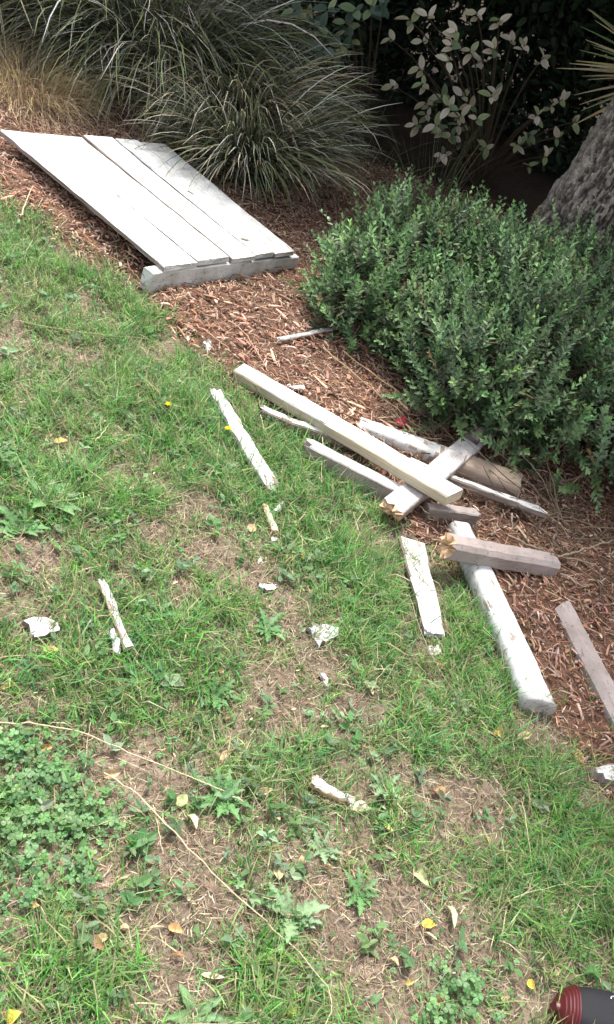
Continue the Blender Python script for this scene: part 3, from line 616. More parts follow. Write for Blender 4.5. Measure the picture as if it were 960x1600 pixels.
# fallen and dead straw lying over the soil
x, y, d = lawn_xy(420000); k = (d > -0.03) & (rng.random(len(x)) < 0.5 + 0.5 * gsum(x, y, BARE)); x, y = x[k], y[k]; n = len(x)
ln = rng.uniform(0.006, 0.036, n) * np.where(rng.random(n) < 0.02, 3, 1); az = rng.uniform(0, 2 * np.pi, n)
root = np.stack([x, y, g(x, y) + rng.uniform(-0.002, 0.012, n)], -1)
P = arch(root, az, rng.normal(1.45, 0.2, n), rng.normal(0, 0.5, n), ln, 2, 1, 0.8)
sd_ = nrm(np.stack([-np.sin(az), np.cos(az), rng.normal(0, .4, n)], -1)); W = np.array([0.8, 1, 0.4])[None] * rng.uniform(0.0008, 0.0021, n)[:, None]
Vr, Fr, Cr = ribbons(P, W, sd_, 0.98 * pick([(0.31, 0.25, 0.17), (0.40, 0.34, 0.25), (0.20, 0.145, 0.10), (0.27, 0.215, 0.15), (0.17, 0.16, 0.09), (0.16, 0.105, 0.075), (0.24, 0.17, 0.12)], n, 0.25))
tag(put('lawn_thatch', mesh('lawn_thatch', Vr, Fr, M_STRAW, col=Cr)), 'dead straw and thatch lying between the grass', 'thatch', kind='stuff')
# clover and small broad weeds
LOB = np.array([[0, 0], [0.35, 0.42], [0.8, 0.46], [1.0, 0.2], [0.93, 0.0], [1.0, -0.2], [0.8, -0.46], [0.35, -0.42]])
def clover_mesh(x, y, h, size, pal):
    n = len(x); cen = np.stack([x, y, g(x, y) + h], -1)
    Vs, Fs, Cs, o = [], [], [], 0
    a0 = rng.uniform(0, 6.28, n); colr = pick(pal, n, 0.15)
    up = nrm(np.stack([rng.normal(0.1, 0.3, n), rng.normal(-0.1, 0.3, n), np.ones(n)], -1))
    ex = nrm(np.cross(up, np.array([0.2, 1, 0.1]))); ey = np.cross(up, ex)
    for q in range(3):
        a = a0 + q * 2.094; T = ex * np.cos(a)[:, None] + ey * np.sin(a)[:, None]; Sd = np.cross(up, T)
        V = cen[:, None] + T[:, None] * (LOB[None, :, :1] * size[:, None, None]) + Sd[:, None] * (LOB[None, :, 1:] * size[:, None, None]) + up[:, None] * (np.abs(LOB[None, :, 1:]) * size[:, None, None] * 0.3 - 0.1 * LOB[None, :, :1] * size[:, None, None])
        Vs.append(V.reshape(-1, 3)); Fs.append(np.arange(n * 8).reshape(n, 8) + o); o += n * 8
        Cs.append(np.repeat(colr, 8, 0))
    rt = np.stack([x + rng.normal(0, .008, n), y + rng.normal(0, .008, n), g(x, y) - 0.003], -1)
    Pm = np.stack([rt, (rt + cen) / 2 + rng.normal(0, .003, (n, 3)), cen], 1); sdv = nrm(rng.normal(size=(n, 3)))
    V4, F4, C4 = ribbons(Pm, np.full((n, 3), 0.0012), sdv, colr)
    Vs.append(V4); Cs.append(C4)
    return np.concatenate(Vs), [np.concatenate(Fs), F4 + o], np.concatenate(Cs)
x, y, d = lawn_xy(150000)
cl = gsum(x, y, CLOVER); sc = np.clip(fbm(x * 4, y * 4, 91) - 0.52, 0, 1) * 1.2
k = (d > 0.1) & (rng.random(len(x)) < 0.85 * cl ** 1.2 + 0.16 * sc + 0.008); x, y, cl = x[k], y[k], cl[k]; n = len(x)
V, Fl, C = clover_mesh(x, y, rng.uniform(0.008, 0.04, n) * (0.5 + 0.6 * cl), rng.uniform(0.0055, 0.0115, n) * (0.65 + 0.5 * cl), [(0.10, 0.21, 0.07), (0.12, 0.245, 0.08), (0.085, 0.18, 0.065), (0.15, 0.27, 0.11)])
tag(put('clover_patch', mesh('clover_patch', V, Fl, M_GRASS, col=C)), 'green clover carpet at the lower left of the lawn', 'clover', kind='stuff')
# small broad leaved weeds too many to tell apart
x, y, d = lawn_xy(16000); k = (d > 0.06) & (wood_d(x, y) > 0.02) & (rng.random(len(x)) < 0.07 + 0.8 * np.clip(fbm(x * 3.5, y * 3.5, 120) - 0.42, 0, 1) * 2 * (1 - 0.8 * gsum(x, y, BARE)) * np.where((x < 0.1) | (y > 1.6), 1, 0.35)); x, y = x[k], y[k]
m_ = rng.integers(3, 8, len(x)); ti = np.repeat(np.arange(len(x)), m_); n = len(ti); az = rng.uniform(0, 6.28, n)
Tn = np.stack([np.cos(az), np.sin(az), rng.uniform(0.1, 0.8, n) - 0.25 * np.cos(az)], -1); Up = np.stack([0.2 + rng.normal(0, 0.25, n), rng.normal(0, 0.25, n), np.ones(n)], -1)
szw = (rng.uniform(0.008, 0.026, len(x))[ti]) * rng.uniform(0.7, 1.2, n); cw = pick([(0.13, 0.24, 0.09), (0.16, 0.26, 0.13), (0.11, 0.21, 0.08), (0.20, 0.29, 0.17)], len(x), 0.15)[ti]
V, Fq, C = leaves(np.stack([x[ti], y[ti], g(x, y)[ti] + rng.uniform(0.004, 0.03, n)], -1), Tn, Up, szw, szw * rng.uniform(0.45, 0.75, n), cw)
tag(put('low_weeds', mesh('low_weeds', V, Fq, M_GRASS, col=C)), 'small low leafy weeds mixed through the lawn grass', 'weeds', kind='stuff')
# crumbs of leaf and bark strewn on the lawn
x, y, d = lawn_xy(5200); k = d > 0.02; x, y, d = x[k], y[k], d[k]; k = rng.random(len(x)) < 0.22 + 0.5 * np.exp(-d / 0.12) + 0.3 * gsum(x, y, BARE); x, y = x[k], y[k]; n = len(x)
az = rng.uniform(0, 6.28, n); Tn = np.stack([np.cos(az), np.sin(az), rng.normal(-0.1, 0.3, n)], -1); Up = np.stack([rng.normal(0.2, 0.4, n), rng.normal(0, 0.4, n), np.ones(n)], -1)
V, Fq, C = leaves(np.stack([x, y, g(x, y) + rng.uniform(0.004, 0.016, n)], -1), Tn, Up, rng.uniform(0.006, 0.02, n), rng.uniform(0.004, 0.009, n), pick([(0.36, 0.25, 0.15), (0.45, 0.35, 0.22), (0.25, 0.14, 0.08), (0.5, 0.42, 0.3)], n, 0.2))
tag(put('leaf_crumbs', mesh('leaf_crumbs', V, Fq, M_DEAD, col=C)), 'crumbs of dead leaf and bark strewn over the lawn', 'litter', kind='stuff')

# ------------------------------------------------------------ rosette weeds
def weed_leaf(l, lobes, seed, c):
    r = np.random.default_rng(seed); m = 11; V = []
    for k in range(m):
        u = k / (m - 1); wv = l * 0.17 * (math.sin(math.pi * min(u * 0.85 + 0.12, 1)) ** 0.8) * (1 if not lobes else (1.15 if k % 2 else 0.5))
        zz = 0.10 * l * math.sin(u * 2.6) - 0.05 * l * u
        for s in (-1, 0, 1): V.append([u * l + (0.04 * l if s and lobes and k % 2 == 1 else 0) * -1, s * max(wv, 0.0008) * (1 + 0.15 * r.normal()), zz + abs(s) * wv * 0.35])
    Q = []
    for k in range(m - 1):
        for s in range(2): a = k * 3 + s; Q.append([a, a + 3, a + 4, a + 1])
    V = np.array(V); C = np.tile(np.array(c), (len(V), 1)); C[1::3] = C[1::3] * 1.35 + 0.02
    return mesh('leaf', V, np.array(Q), M_GRASS, col=C, smooth=True)
WL = {}
for kind, (lob, c) in dict(dandelion=(True, (0.09, 0.20, 0.065)), plantain=(False, (0.12, 0.23, 0.085)), pale=(True, (0.17, 0.26, 0.13))).items():
    WL[kind] = [weed_leaf(1.0, lob, 7 + q, np.array(c) * (0.85 + 0.15 * q)) for q in range(3)]
def weed(px, py, kind, size, nl, label):
    p = pt(px, py, 0.0); t = thing('weed_rosette', label, 'weed', p, 'broad leaved weeds growing in the lawn')
    up = gn(p[0], p[1])
    for k in range(nl):
        a = k * 2.4 + rng.normal() * 0.2; s = size * rng.uniform(0.65, 1.15); ti_ = rng.uniform(0.15, 0.6)
        dr = np.array([math.cos(a), math.sin(a), ti_ - 0.25 * math.cos(a)])
        put('leaf', WL[kind][k % 3], t, frame(p + up * 0.004, dr, up + rng.normal(size=3) * 0.15) @ Matrix.Scale(s, 4))
for a in [(75, 790, 'plantain', 0.085, 14, 'large leafy weed clump left of the bare patch near the left edge'),
          (30, 830, 'dandelion', 0.075, 10, 'lobed weed at the left edge below the large leafy clump'),
          (130, 740, 'plantain', 0.06, 10, 'leafy weed clump upper right of the large clump'),
          (345, 1250, 'dandelion', 0.062, 12, 'dark lobed dandelion rosette under the end of the dry stalk'),
          (450, 1435, 'pale', 0.072, 11, 'pale lobed weed crossed by the long curved straw'),
          (415, 985, 'dandelion', 0.06, 11, 'lobed weed on the bare soil left of the angular flake'),
          (335, 1090, 'dandelion', 0.06, 11, 'lobed weed in the middle of the bare soil below the split stick'),
          (240, 965, 'plantain', 0.045, 9, 'small leafy weed right of the split stick'),
          (600, 1235, 'pale', 0.05, 8, 'feathery pale weed right of the white wedge'),
          (300, 1590, 'plantain', 0.05, 6, 'smooth leaved weed cut by the bottom edge'),
          (270, 700, 'plantain', 0.055, 10, 'leafy weed left of the broken stake'),
          (345, 740, 'plantain', 0.055, 12, 'leafy weed hugging the lower left of the broken stake'),
          (720, 1100, 'pale', 0.045, 8, 'pale weed left of the lower end of the post'),
          (560, 1400, 'dandelion', 0.05, 9, 'dark lobed weed above the long pale yellow leaf'),
          (500, 1330, 'pale', 0.04, 8, 'small pale weed below the white wedge')]: weed(*a)

# ------------------------------------------------------------ yellow flowers
def flower(px, py, h, r_, label, c=(0.80, 0.62, 0.02)):
    p = pt(px, py, h); base = np.array([p[0], p[1], g(p[0], p[1])]); t = thing('yellow_flower', label, 'flower', base)
    n = 16; a = np.arange(n) / n * 6.283; Tn = np.stack([np.cos(a), np.sin(a), 0.25 + 0.3 * (np.arange(n) % 2)], -1)
    V, Fq, C = leaves(np.tile(p, (n, 1)), Tn, np.tile([0.1, -0.2, 1.0], (n, 1)), np.full(n, r_), np.full(n, r_ * 0.55), np.tile(c, (n, 1)))
    put('petals', mesh('petals', V - base, Fq, M_DEAD, col=C), t, Matrix.Translation(Vector(base)))
    V, Fq, C = tubes([np.linspace(base, p, 4)], [0.0012], [(0.1, 0.18, 0.05)])
    put('stem', mesh('stem', V - base, Fq, M_STEM, col=C), t, Matrix.Translation(Vector(base)))
flower(263, 632, 0.03, 0.011, 'bright yellow dandelion flower in the grass left of the broken stake')
flower(357, 670, 0.055, 0.011, 'bright yellow flower standing against the broken stake')
flower(346, 489, 0.02, 0.007, 'tiny yellow flower at the mulch edge below the gate panel', (0.55, 0.45, 0.05))

# ------------------------------------------------------------ fallen leaves
def leaf_mesh(l, wd, c, seed, curl):
    r = np.random.default_rng(seed); m = 9; V = []
    for k in range(m):
        u = k / (m - 1); wv = wd / 2 * (math.sin(math.pi * u ** 0.85) ** 0.75 if 0 < u < 1 else 0.04)
        z = curl * l * 0.25 * math.sin(math.pi * u) + r.normal() * l * 0.008
        for s in (-1, -0.5, 0, 0.5, 1): V.append([(u - 0.5) * l, s * wv * (1 + 0.05 * r.normal()), z + abs(s) ** 1.5 * wv * (0.5 + 0.3 * curl) + r.normal() * 0.0006])
    Q = [[k * 5 + s, k * 5 + 5 + s, k * 5 + 6 + s, k * 5 + 1 + s] for k in range(m - 1) for s in range(4)]
    C = np.tile(np.array(c), (len(V), 1)) * (1 + 0.15 * r.normal(size=(len(V), 1))).clip(0.6, 1.4); C[2::5] *= 0.8
    return mesh('fallen_leaf', np.array(V), np.array(Q), M_DEAD, col=C, smooth=True)
YEL, OCH, TAN, BRN, PAL, ORG, GRN = (0.66, 0.50, 0.08), (0.50, 0.37, 0.12), (0.50, 0.36, 0.21), (0.30, 0.17, 0.09), (0.62, 0.56, 0.34), (0.52, 0.30, 0.13), (0.42, 0.46, 0.22)
GS = 'fallen leaves scattered on the lawn'
for k, (px, py, ang, lp, wp, c, lab) in enumerate([
    (22, 1590, 40, 30, 24, YEL, 'bright yellow leaf in the bottom left corner'), (50, 1418, 10, 30, 15, ORG, 'orange tan leaf below the clover'),
    (150, 1476, -35, 44, 18, BRN, 'large brown curled leaf right of the orange tan leaf'), (160, 1466, 20, 26, 16, TAN, 'tan leaf lying on the large brown curled leaf'),
    (195, 1453, 10, 20, 14, TAN, 'round tan leaf right of the tan leaf on the brown one'), (275, 1452, -25, 30, 14, ORG, 'tan leaf on bare soil near the lower straw'), (300, 1405, -50, 26, 10, PAL, 'narrow pale leaf beside the long curved straw'),
    (278, 1497, 0, 30, 10, BRN, 'flat brown leaf on bare soil near the bottom'), (333, 1525, -8, 42, 12, PAL, 'long pale yellow leaf on the bare soil near the bottom'),
    (440, 1476, -65, 48, 22, ORG, 'brown leaf below the pale lobed weed'), (457, 1584, 60, 26, 12, YEL, 'yellow leaf at the bottom middle'), (440, 1588, 0, 18, 12, OCH, 'ochre scrap touching the yellow leaf at the bottom middle'),
    (683, 1563, -40, 26, 20, ORG, 'round orange tan leaf near the bottom on low clover'), (702, 1432, -65, 52, 14, PAL, 'long pale bent leaf on soil in the lower right'),
    (670, 1444, -10, 26, 16, YEL, 'yellow leaf beside the long pale bent leaf'), (673, 1462, -30, 26, 10, PAL, 'pale leaf just below the yellow leaf'),
    (660, 1372, -50, 40, 16, GRN, 'pale green leaf in the lower middle of the lawn'), (598, 1293, -20, 40, 16, (0.66, 0.62, 0.22), 'pale lemon leaf below the white wedge'),
    (831, 1538, -60, 20, 13, YEL, 'yellow orange leaf left of the shoe'), (890, 1420, 30, 24, 9, PAL, 'narrow pale leaf above the shoe'), (840, 1448, 30, 24, 12, GRN, 'pale green scrap left of the narrow pale leaf above the shoe'),
    (780, 1145, -60, 22, 16, OCH, 'tan yellow leaf below the end of the post'), (472, 868, -70, 18, 12, YEL, 'yellow leaf in the grass below the heap'),
    (394, 825, 10, 18, 16, TAN, 'round tan leaf left of the yellowish splinter'), (300, 1285, -55, 34, 13, PAL, 'pale tan leaf under the dark dandelion rosette'), (318, 1296, 70, 26, 12, TAN, 'narrow tan leaf at the right foot of the dark dandelion rosette'),
    (285, 1250, 50, 26, 18, GRN, 'pale green leaf left of the dark dandelion rosette'), (72, 1168, 12, 28, 12, ORG, 'orange leaf at the top of the clover'), (175, 1208, 10, 34, 16, TAN, 'tan leaf at the start of the long curved straw'),
    (80, 1016, -4, 40, 12, OCH, 'ochre leaf just below the oblong block'), (118, 1016, -10, 26, 10, OCH, 'ochre scrap right of the ochre leaf by the oblong block'), (12, 1073, 10, 24, 14, ORG, 'orange leaf at the left edge above the clover'),
    (254, 1038, 50, 18, 10, YEL, 'small yellow leaf right of the split stick'), (22, 700, -15, 40, 9, PAL, 'long pale leaf at the left edge of the upper lawn'),
    (690, 1236, -60, 22, 14, ORG, 'orange tan scrap in the bare patch right of the white wedge'), (679, 1240, -30, 20, 14, BRN, 'brown scrap beside the orange tan scrap'), (763, 1312, -70, 22, 9, ORG, 'small red brown leaf on the bare soil at right'), (580, 1076, -70, 30, 10, PAL, 'pale upright leaf in the middle lawn'),
    (690, 1040, -40, 22, 10, ORG, 'orange leaf below the short white board'), (475, 1340, 60, 22, 16, TAN, 'tan leaf in the grass above the pale lobed weed and right of the straw'), (512, 1356, 0, 18, 12, TAN, 'tan scrap between the wedge and the pale green leaf'), (350, 1180, 60, 22, 10, TAN, 'tan leaf just above the long dry stalk'), (412, 1236, 10, 34, 14, TAN, 'tan leaf level with the tip of the dry stalk'),
    (742, 1270, -60, 26, 10, BRN, 'brown scrap on the bare soil at the right, upper one'), (915, 1140, -40, 50, 20, TAN, 'large tan curled leaf near the right rail'), (905, 1180, -60, 40, 16, ORG, 'orange curled leaf left of the white offcut'), (820, 1150, 20, 30, 14, TAN, 'tan leaf right of the lower end of the post'),
    (640, 1535, 10, 18, 9, OCH, 'ochre scrap near the bottom right of the round orange leaf'), (615, 1505, -30, 22, 12, TAN, 'tan leaf on bare soil left of the round orange leaf'), (355, 1120, 20, 14, 8, TAN, 'tiny tan scrap on the soil above the dry stalk'), (345, 1048, 0, 14, 10, TAN, 'tiny tan scrap beside the lobed weed in the middle'), (435, 1365, -80, 26, 18, TAN, 'pale tan leaf above the pale lobed weed'),
    (470, 1345, 80, 20, 12, TAN, 'tan upright scrap left of the pale tan leaf'), (290, 730, 30, 14, 8, TAN, 'tan scrap in the upper lawn left of the broken stake'), (160, 660, 40, 18, 10, TAN, 'tan scrap beside the short pale straw'), (935, 1325, -30, 20, 12, ORG, 'orange scrap at the right edge in the lower grass'), (105, 1430, 0, 20, 10, TAN, 'tan scrap at the lower right of the clover'), (95, 690, 10, 26, 14, OCH, 'ochre leaf in the upper left lawn above the leafy clump'),
    (380, 1505, 10, 30, 12, BRN, 'brown leaf in the bottom grass left of the yellow leaf'), (205, 765, 10, 16, 12, PAL, 'small pale scrap right of the large leafy clump'), (870, 1520, 30, 14, 8, TAN, 'tiny tan scrap above the shoe'), (545, 1330, 40, 12, 10, TAN, 'tiny tan scrap below the pale lemon leaf'), (790, 1560, 20, 18, 10, TAN, 'tan scrap in the grass left of the yellow orange leaf'), (445, 1470, 40, 20, 9, BRN, 'dark brown leaf beside the brown leaf under the pale weed')]):
    p = pt(px, py, 0.013); mp_ = mpp(p); up = nrm(gn(p[0], p[1]) + rng.normal(size=3) * 0.4)
    q = pt(px + 6 * math.cos(math.radians(ang)), py - 6 * math.sin(math.radians(ang)), 0.016)
    o = put('fallen_leaf', leaf_mesh(lp * mp_ * 0.9, wp * mp_ * 0.95, c, 300 + k, rng.uniform(-0.5, 0.9)), None, frame(p, q - p, up))
    tag(o, lab, 'leaf', GS)
def petal(px, py, lab):
    p = pt(px, py, 0.03)
    tag(put('red_blossom', leaf_mesh(0.045, 0.035, (0.62, 0.03, 0.07), 9, 0.8), None, frame(p, (1, 0.2, -0.2), (0.2, -0.5, 1))), lab, 'blossom')
petal(627, 662, 'small red blossom lying on the mulch by the hedge')

# ------------------------------------------------------------ dry stalks, straws and twigs
STR, TWG, GRY = (0.42, 0.34, 0.22), (0.17, 0.10, 0.065), (0.30, 0.25, 0.19)
def stalk(name, label, pts, r_, c, h=0.02, cat='stalk', group=None, jit=0.004):
    P = []
    for k, q in enumerate(pts):
        hh = q[2] if len(q) > 2 else h + (0.014 if name == 'twig' else 0)
        P.append(pt(q[0], q[1], hh))
    P = np.array(P); s = np.linspace(0, len(P) - 1, (len(P) - 1) * 5 + 1); Q = np.stack([np.interp(s, range(len(P)), P[:, k]) for k in range(3)], -1)
    ker = np.array([1, 2, 3, 2, 1]) / 9; Qp = np.vstack([Q[:1]] * 2 + [Q] + [Q[-1:]] * 2)
    Q = np.stack([np.convolve(Qp[:, k], ker, 'valid') for k in range(3)], -1); Q = Q + rng.normal(size=Q.shape) * jit * 0.25
    V, Fq = tube_arr(Q, np.linspace(r_, r_ * 0.55, len(Q)) * (0.8 if name == 'twig' else 0.5), 6); b = P[0]
    o = put(name, mesh(name, V - b, Fq, M_STEM, col=np.tile(c, (len(V), 1)), smooth=True), None, Matrix.Translation(Vector(b)))
    return tag(o, label, cat, group)
for a in [('dry_stalk', 'long dry stalk across the lower left lawn ending at the dark rosette', [(-20, 1128), (60, 1130), (130, 1143), (200, 1175), (270, 1203), (340, 1232), (385, 1255)], 0.0032, STR, 0.03),
          ('dry_stalk', 'long curved straw running down the bare soil to the bottom edge', [(160, 1205), (215, 1240), (270, 1300), (330, 1362), (400, 1425), (470, 1490), (515, 1545), (522, 1575), (505, 1605)], 0.0030, STR, 0.036),
          ('dry_stalk', 'upright dry stem beside the start of the dry stalk', [(143, 1125), (137, 1165), (133, 1203)], 0.002, STR, 0.025),
          ('dry_stalk', 'straight dry straw standing in the lower right grass', [(816, 1245, .06), (826, 1310, .04), (838, 1386, .01)], 0.0022, STR, 0.03),
          ('dry_stalk', 'dry straw lying level in the lower right grass', [(795, 1405), (850, 1388), (913, 1375)], 0.002, STR, 0.03),
          ('dry_stalk', 'short bent straw meeting the level straw', [(790, 1330, .03), (797, 1370, .02), (808, 1408, .01)], 0.002, STR, 0.02),
          ('dry_stalk', 'thin straw slanting below the short white board', [(640, 930), (662, 1000), (700, 1070), (740, 1115)], 0.0018, GRY, 0.03),
          ('dry_stalk', 'thin straw lying across the short white board', [(620, 835, .05), (645, 880, .05), (675, 925, .05), (695, 935, .03)], 0.002, (0.22, 0.19, 0.14), 0.05),
          ('dry_stalk', 'thin pale straw in the upper lawn left of the mulch', [(20, 500), (80, 512), (150, 522), (240, 530)], 0.002, STR, 0.03),
          ('dry_stalk', 'short pale straw in the left upper lawn', [(148, 690), (160, 678), (170, 662)], 0.0024, PAL, 0.03),
          ('dry_stalk', 'dry stem dropping from the pointed white slat', [(407, 645, .04), (412, 670, .03), (419, 698, .01)], 0.003, (0.42, 0.35, 0.26), 0.03),
          ('dry_stalk', 'bleached stem standing by the grey plank', [(505, 680, .06), (503, 720, .04), (503, 770, .01)], 0.0022, PAL, 0.03),
          ('dry_stalk', 'curved straw in the grass between board and flake', [(580, 1082), (590, 1060), (605, 1040), (625, 1036)], 0.0018, STR, 0.03),
          ('dry_stalk', 'straw slanting across the middle right grass', [(700, 1180), (715, 1205), (735, 1220)], 0.0018, STR, 0.03),
          ('dry_stalk', 'pale straw leaning in the clump right of the clover', [(240, 1255), (250, 1300), (256, 1340)], 0.002, STR, 0.03),
          ('dry_stalk', 'pale stem lying level near the clover', [(130, 1295), (170, 1283), (215, 1272)], 0.0016, STR, 0.03)]:
    stalk(*a, group='dry stalks lying on the lawn')
for a in [('twig', 'brown twig lying in the mulch in front of the gate panel', [(262, 468), (310, 476), (350, 482), (388, 480), (402, 470)], 0.0038, TWG, 0.035),
          ('twig', 'brown twig beside the joint of the gate rail', [(362, 428), (400, 436), (440, 438), (482, 430)], 0.0034, TWG, 0.04),
          ('twig', 'curved twig rising toward the left end of the gate rail', [(193, 385), (200, 410), (212, 432), (232, 450)], 0.003, (0.22, 0.11, 0.07), 0.03),
          ('twig', 'thin stem curving down the mulch toward the long beam', [(355, 500), (385, 520), (405, 555), (430, 592)], 0.003, (0.36, 0.24, 0.16), 0.03),
          ('twig', 'pale reed slanting down the mulch under the hedge', [(500, 540), (560, 590), (620, 640), (690, 695)], 0.0036, (0.30, 0.21, 0.12), 0.035),
          ('twig', 'second reed just right of the pale reed', [(530, 545), (600, 595), (650, 635), (715, 690)], 0.003, (0.34, 0.25, 0.14), 0.04),
          ('twig', 'dark stem lying along the far edge of the long beam', [(520, 640), (560, 655), (610, 672), (660, 690)], 0.004, TWG, 0.04),
          ('twig', 'forked bare twig in the dark below the hedge', [(790, 835), (830, 855), (870, 868), (938, 885)], 0.0045, (0.24, 0.19, 0.13), 0.05),
          ('twig', 'bare twig branching up to the right edge below the hedge', [(868, 868), (905, 862), (940, 850), (975, 835)], 0.004, (0.24, 0.19, 0.13), 0.055),
          ('twig', 'short pale twig beside the end of the taupe beam', [(878, 895), (895, 908), (920, 918)], 0.0035, GRY, 0.03),
          ('twig', 'thin stem above the right chamfered rail', [(890, 930), (925, 955), (965, 990)], 0.003, (0.3, 0.2, 0.13), 0.03),
          ('twig', 'curved dry stem hanging below the thin lath', [(802, 800, .08), (800, 822, .06), (812, 842, .02)], 0.003, GRY, 0.03),
          ('twig', 'pale splinter twig on the mulch left of the gate panel', [(30, 340), (42, 315), (50, 290)], 0.0045, (0.42, 0.30, 0.2), 0.03),
          ('twig', 'short reddish stem in the mulch before the gate rail', [(305, 505), (340, 530), (362, 548)], 0.003, (0.4, 0.24, 0.16), 0.03)]:
    stalk(*a, cat='twig', group='twigs lying on the mulch', jit=0.01)

# ------------------------------------------------------------ low hedge shrubs: sprigs of small paired leaves
def sprigs(P, D, ln, pal_old, pal_new, pairs=10):
    n = len(P); D = nrm(D); ref = nrm(rng.normal(size=(n, 3))); A = nrm(np.cross(D, ref)); B = np.cross(D, A)
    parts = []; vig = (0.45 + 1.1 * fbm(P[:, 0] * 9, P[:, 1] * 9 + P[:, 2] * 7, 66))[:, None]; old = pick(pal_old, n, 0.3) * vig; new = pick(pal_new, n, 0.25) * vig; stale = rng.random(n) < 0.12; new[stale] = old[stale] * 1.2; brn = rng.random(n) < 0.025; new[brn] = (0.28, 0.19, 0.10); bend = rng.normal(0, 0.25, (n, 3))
    for k in range(pairs + 1):
        u = k / pairs; base = P + D * (u * ln)[:, None] + bend * (ln * u * u)[:, None] * 0.4
        for q in range(2 if k < pairs else 3):
            ph = (k % 2) * 1.571 + q * (3.1416 if k < pairs else 2.094) + rng.normal(0, 0.2, n)
            R_ = A * np.cos(ph)[:, None] + B * np.sin(ph)[:, None]
            op = 1.15 - 0.75 * u ** 2 + rng.normal(0, 0.12, n)
            T = D * np.cos(op)[:, None] + R_ * np.sin(op)[:, None]
            Nv = D * np.sin(op)[:, None] - R_ * np.cos(op)[:, None]
            sz = rng.uniform(0.024, 0.036, n) * (1 - 0.45 * u ** 3) * (0.75 + 0.25 * min(1, u * 3))
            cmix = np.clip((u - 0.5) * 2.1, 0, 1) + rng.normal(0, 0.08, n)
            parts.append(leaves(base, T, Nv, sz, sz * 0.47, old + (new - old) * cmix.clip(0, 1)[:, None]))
    return merge(parts)
def hedge_shrub(label, blobs, n, low=-0.55):
    cx, cy = blobs[0][0], blobs[0][1]; base = np.array([cx, cy, float(g(cx, cy))])
    t = thing('hedge_shrub', label, 'shrub', base, 'low hedge shrubs')
    tot = sum(b[3] * b[4] + b[4] * b[5] for b in blobs); parts = []; ends = []
    blobs = [(x, y, h * 0.76, rx, ry, rz * 0.75) for x, y, h, rx, ry, rz in blobs]
    for bi, (x, y, h, rx, ry, rz) in enumerate(blobs):
        m = int(n * (rx * ry + ry * rz) / tot * 1.5); d = nrm(rng.normal(size=(m, 3))); d = d[d[:, 2] > low]
        c = np.array([x, y, float(g(x, y)) + h])
        dep = np.where(rng.random(len(d)) < 0.7, rng.uniform(0.85, 1.10, len(d)), rng.uniform(0.6, 0.95, len(d)))
        lump = 1 + 0.42 * (fbm(d[:, 0] * 4 + x * 7 + 20, d[:, 1] * 4 + d[:, 2] * 3.3 + y * 5 + 20, 60) - 0.5) * 2
        P = c + d * [rx, ry, rz] * (dep * lump)[:, None]
        ins = np.zeros(len(P), bool)
        for bj, (x2, y2, h2, a2, b2, c2) in enumerate(blobs):
            if bj != bi: ins |= ((((P - [x2, y2, float(g(x2, y2)) + h2]) / [a2, b2, c2]) ** 2).sum(1) < 0.55)
        P, d = P[~ins], d[~ins]
        Dn = nrm(d * [1 / rx, 1 / ry, 1 / rz]); D = nrm(Dn * 0.55 + [0, -0.1, 0.75] + rng.normal(0, 0.35, (len(P), 3)))
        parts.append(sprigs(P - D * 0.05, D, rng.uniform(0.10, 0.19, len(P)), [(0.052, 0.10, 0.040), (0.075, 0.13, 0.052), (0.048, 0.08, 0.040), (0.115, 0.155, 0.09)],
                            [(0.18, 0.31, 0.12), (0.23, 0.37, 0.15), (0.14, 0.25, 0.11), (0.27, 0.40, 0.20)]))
        sel = rng.random(len(P)) < 90 / max(len(P), 1); ends += list(P[sel])
    V, Fq, C = merge(parts)
    tag(put('foliage', mesh('foliage', V - base, Fq, M_LEAF, col=C), t, Matrix.Translation(Vector(base))), kind='stuff')
    paths = []
    for e in ends:
        r0_ = base + [rng.normal() * 0.08, rng.normal() * 0.08, -0.01]; s = np.linspace(0, 1, 6)[:, None]
        paths.append(r0_ + (e - r0_) * s + [0, 0, 0.1] * np.sin(s * 3.1) + rng.normal(size=(6, 3)) * 0.012)
    V, Fq, C = tubes(paths, [np.linspace(0.006, 0.002, 6)] * len(paths), [(0.13, 0.09, 0.06)] * len(paths))
    tag(put('stems', mesh('stems', V - base, Fq, M_STEM, col=C), t, Matrix.Translation(Vector(base))), kind='stuff')
    return t
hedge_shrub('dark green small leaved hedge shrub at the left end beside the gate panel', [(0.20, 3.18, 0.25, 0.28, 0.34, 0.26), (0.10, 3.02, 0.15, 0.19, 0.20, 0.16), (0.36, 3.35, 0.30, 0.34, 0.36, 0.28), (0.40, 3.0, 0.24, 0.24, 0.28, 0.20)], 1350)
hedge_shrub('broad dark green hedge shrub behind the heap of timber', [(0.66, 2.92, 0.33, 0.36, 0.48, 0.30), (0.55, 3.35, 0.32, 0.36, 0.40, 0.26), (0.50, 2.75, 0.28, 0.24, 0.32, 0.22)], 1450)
hedge_shrub('dark green hedge shrub cut by the right edge below the trunk', [(1.18, 2.98, 0.36, 0.46, 0.52, 0.34), (0.98, 2.70, 0.32, 0.32, 0.36, 0.26), (0.95, 3.30, 0.31, 0.4, 0.45, 0.27), (1.6, 2.8, 0.36, 0.5, 0.55, 0.34), (1.12, 3.55, 0.36, 0.42, 0.36, 0.30), (1.6, 3.45, 0.36, 0.42, 0.4, 0.32)], 2700)
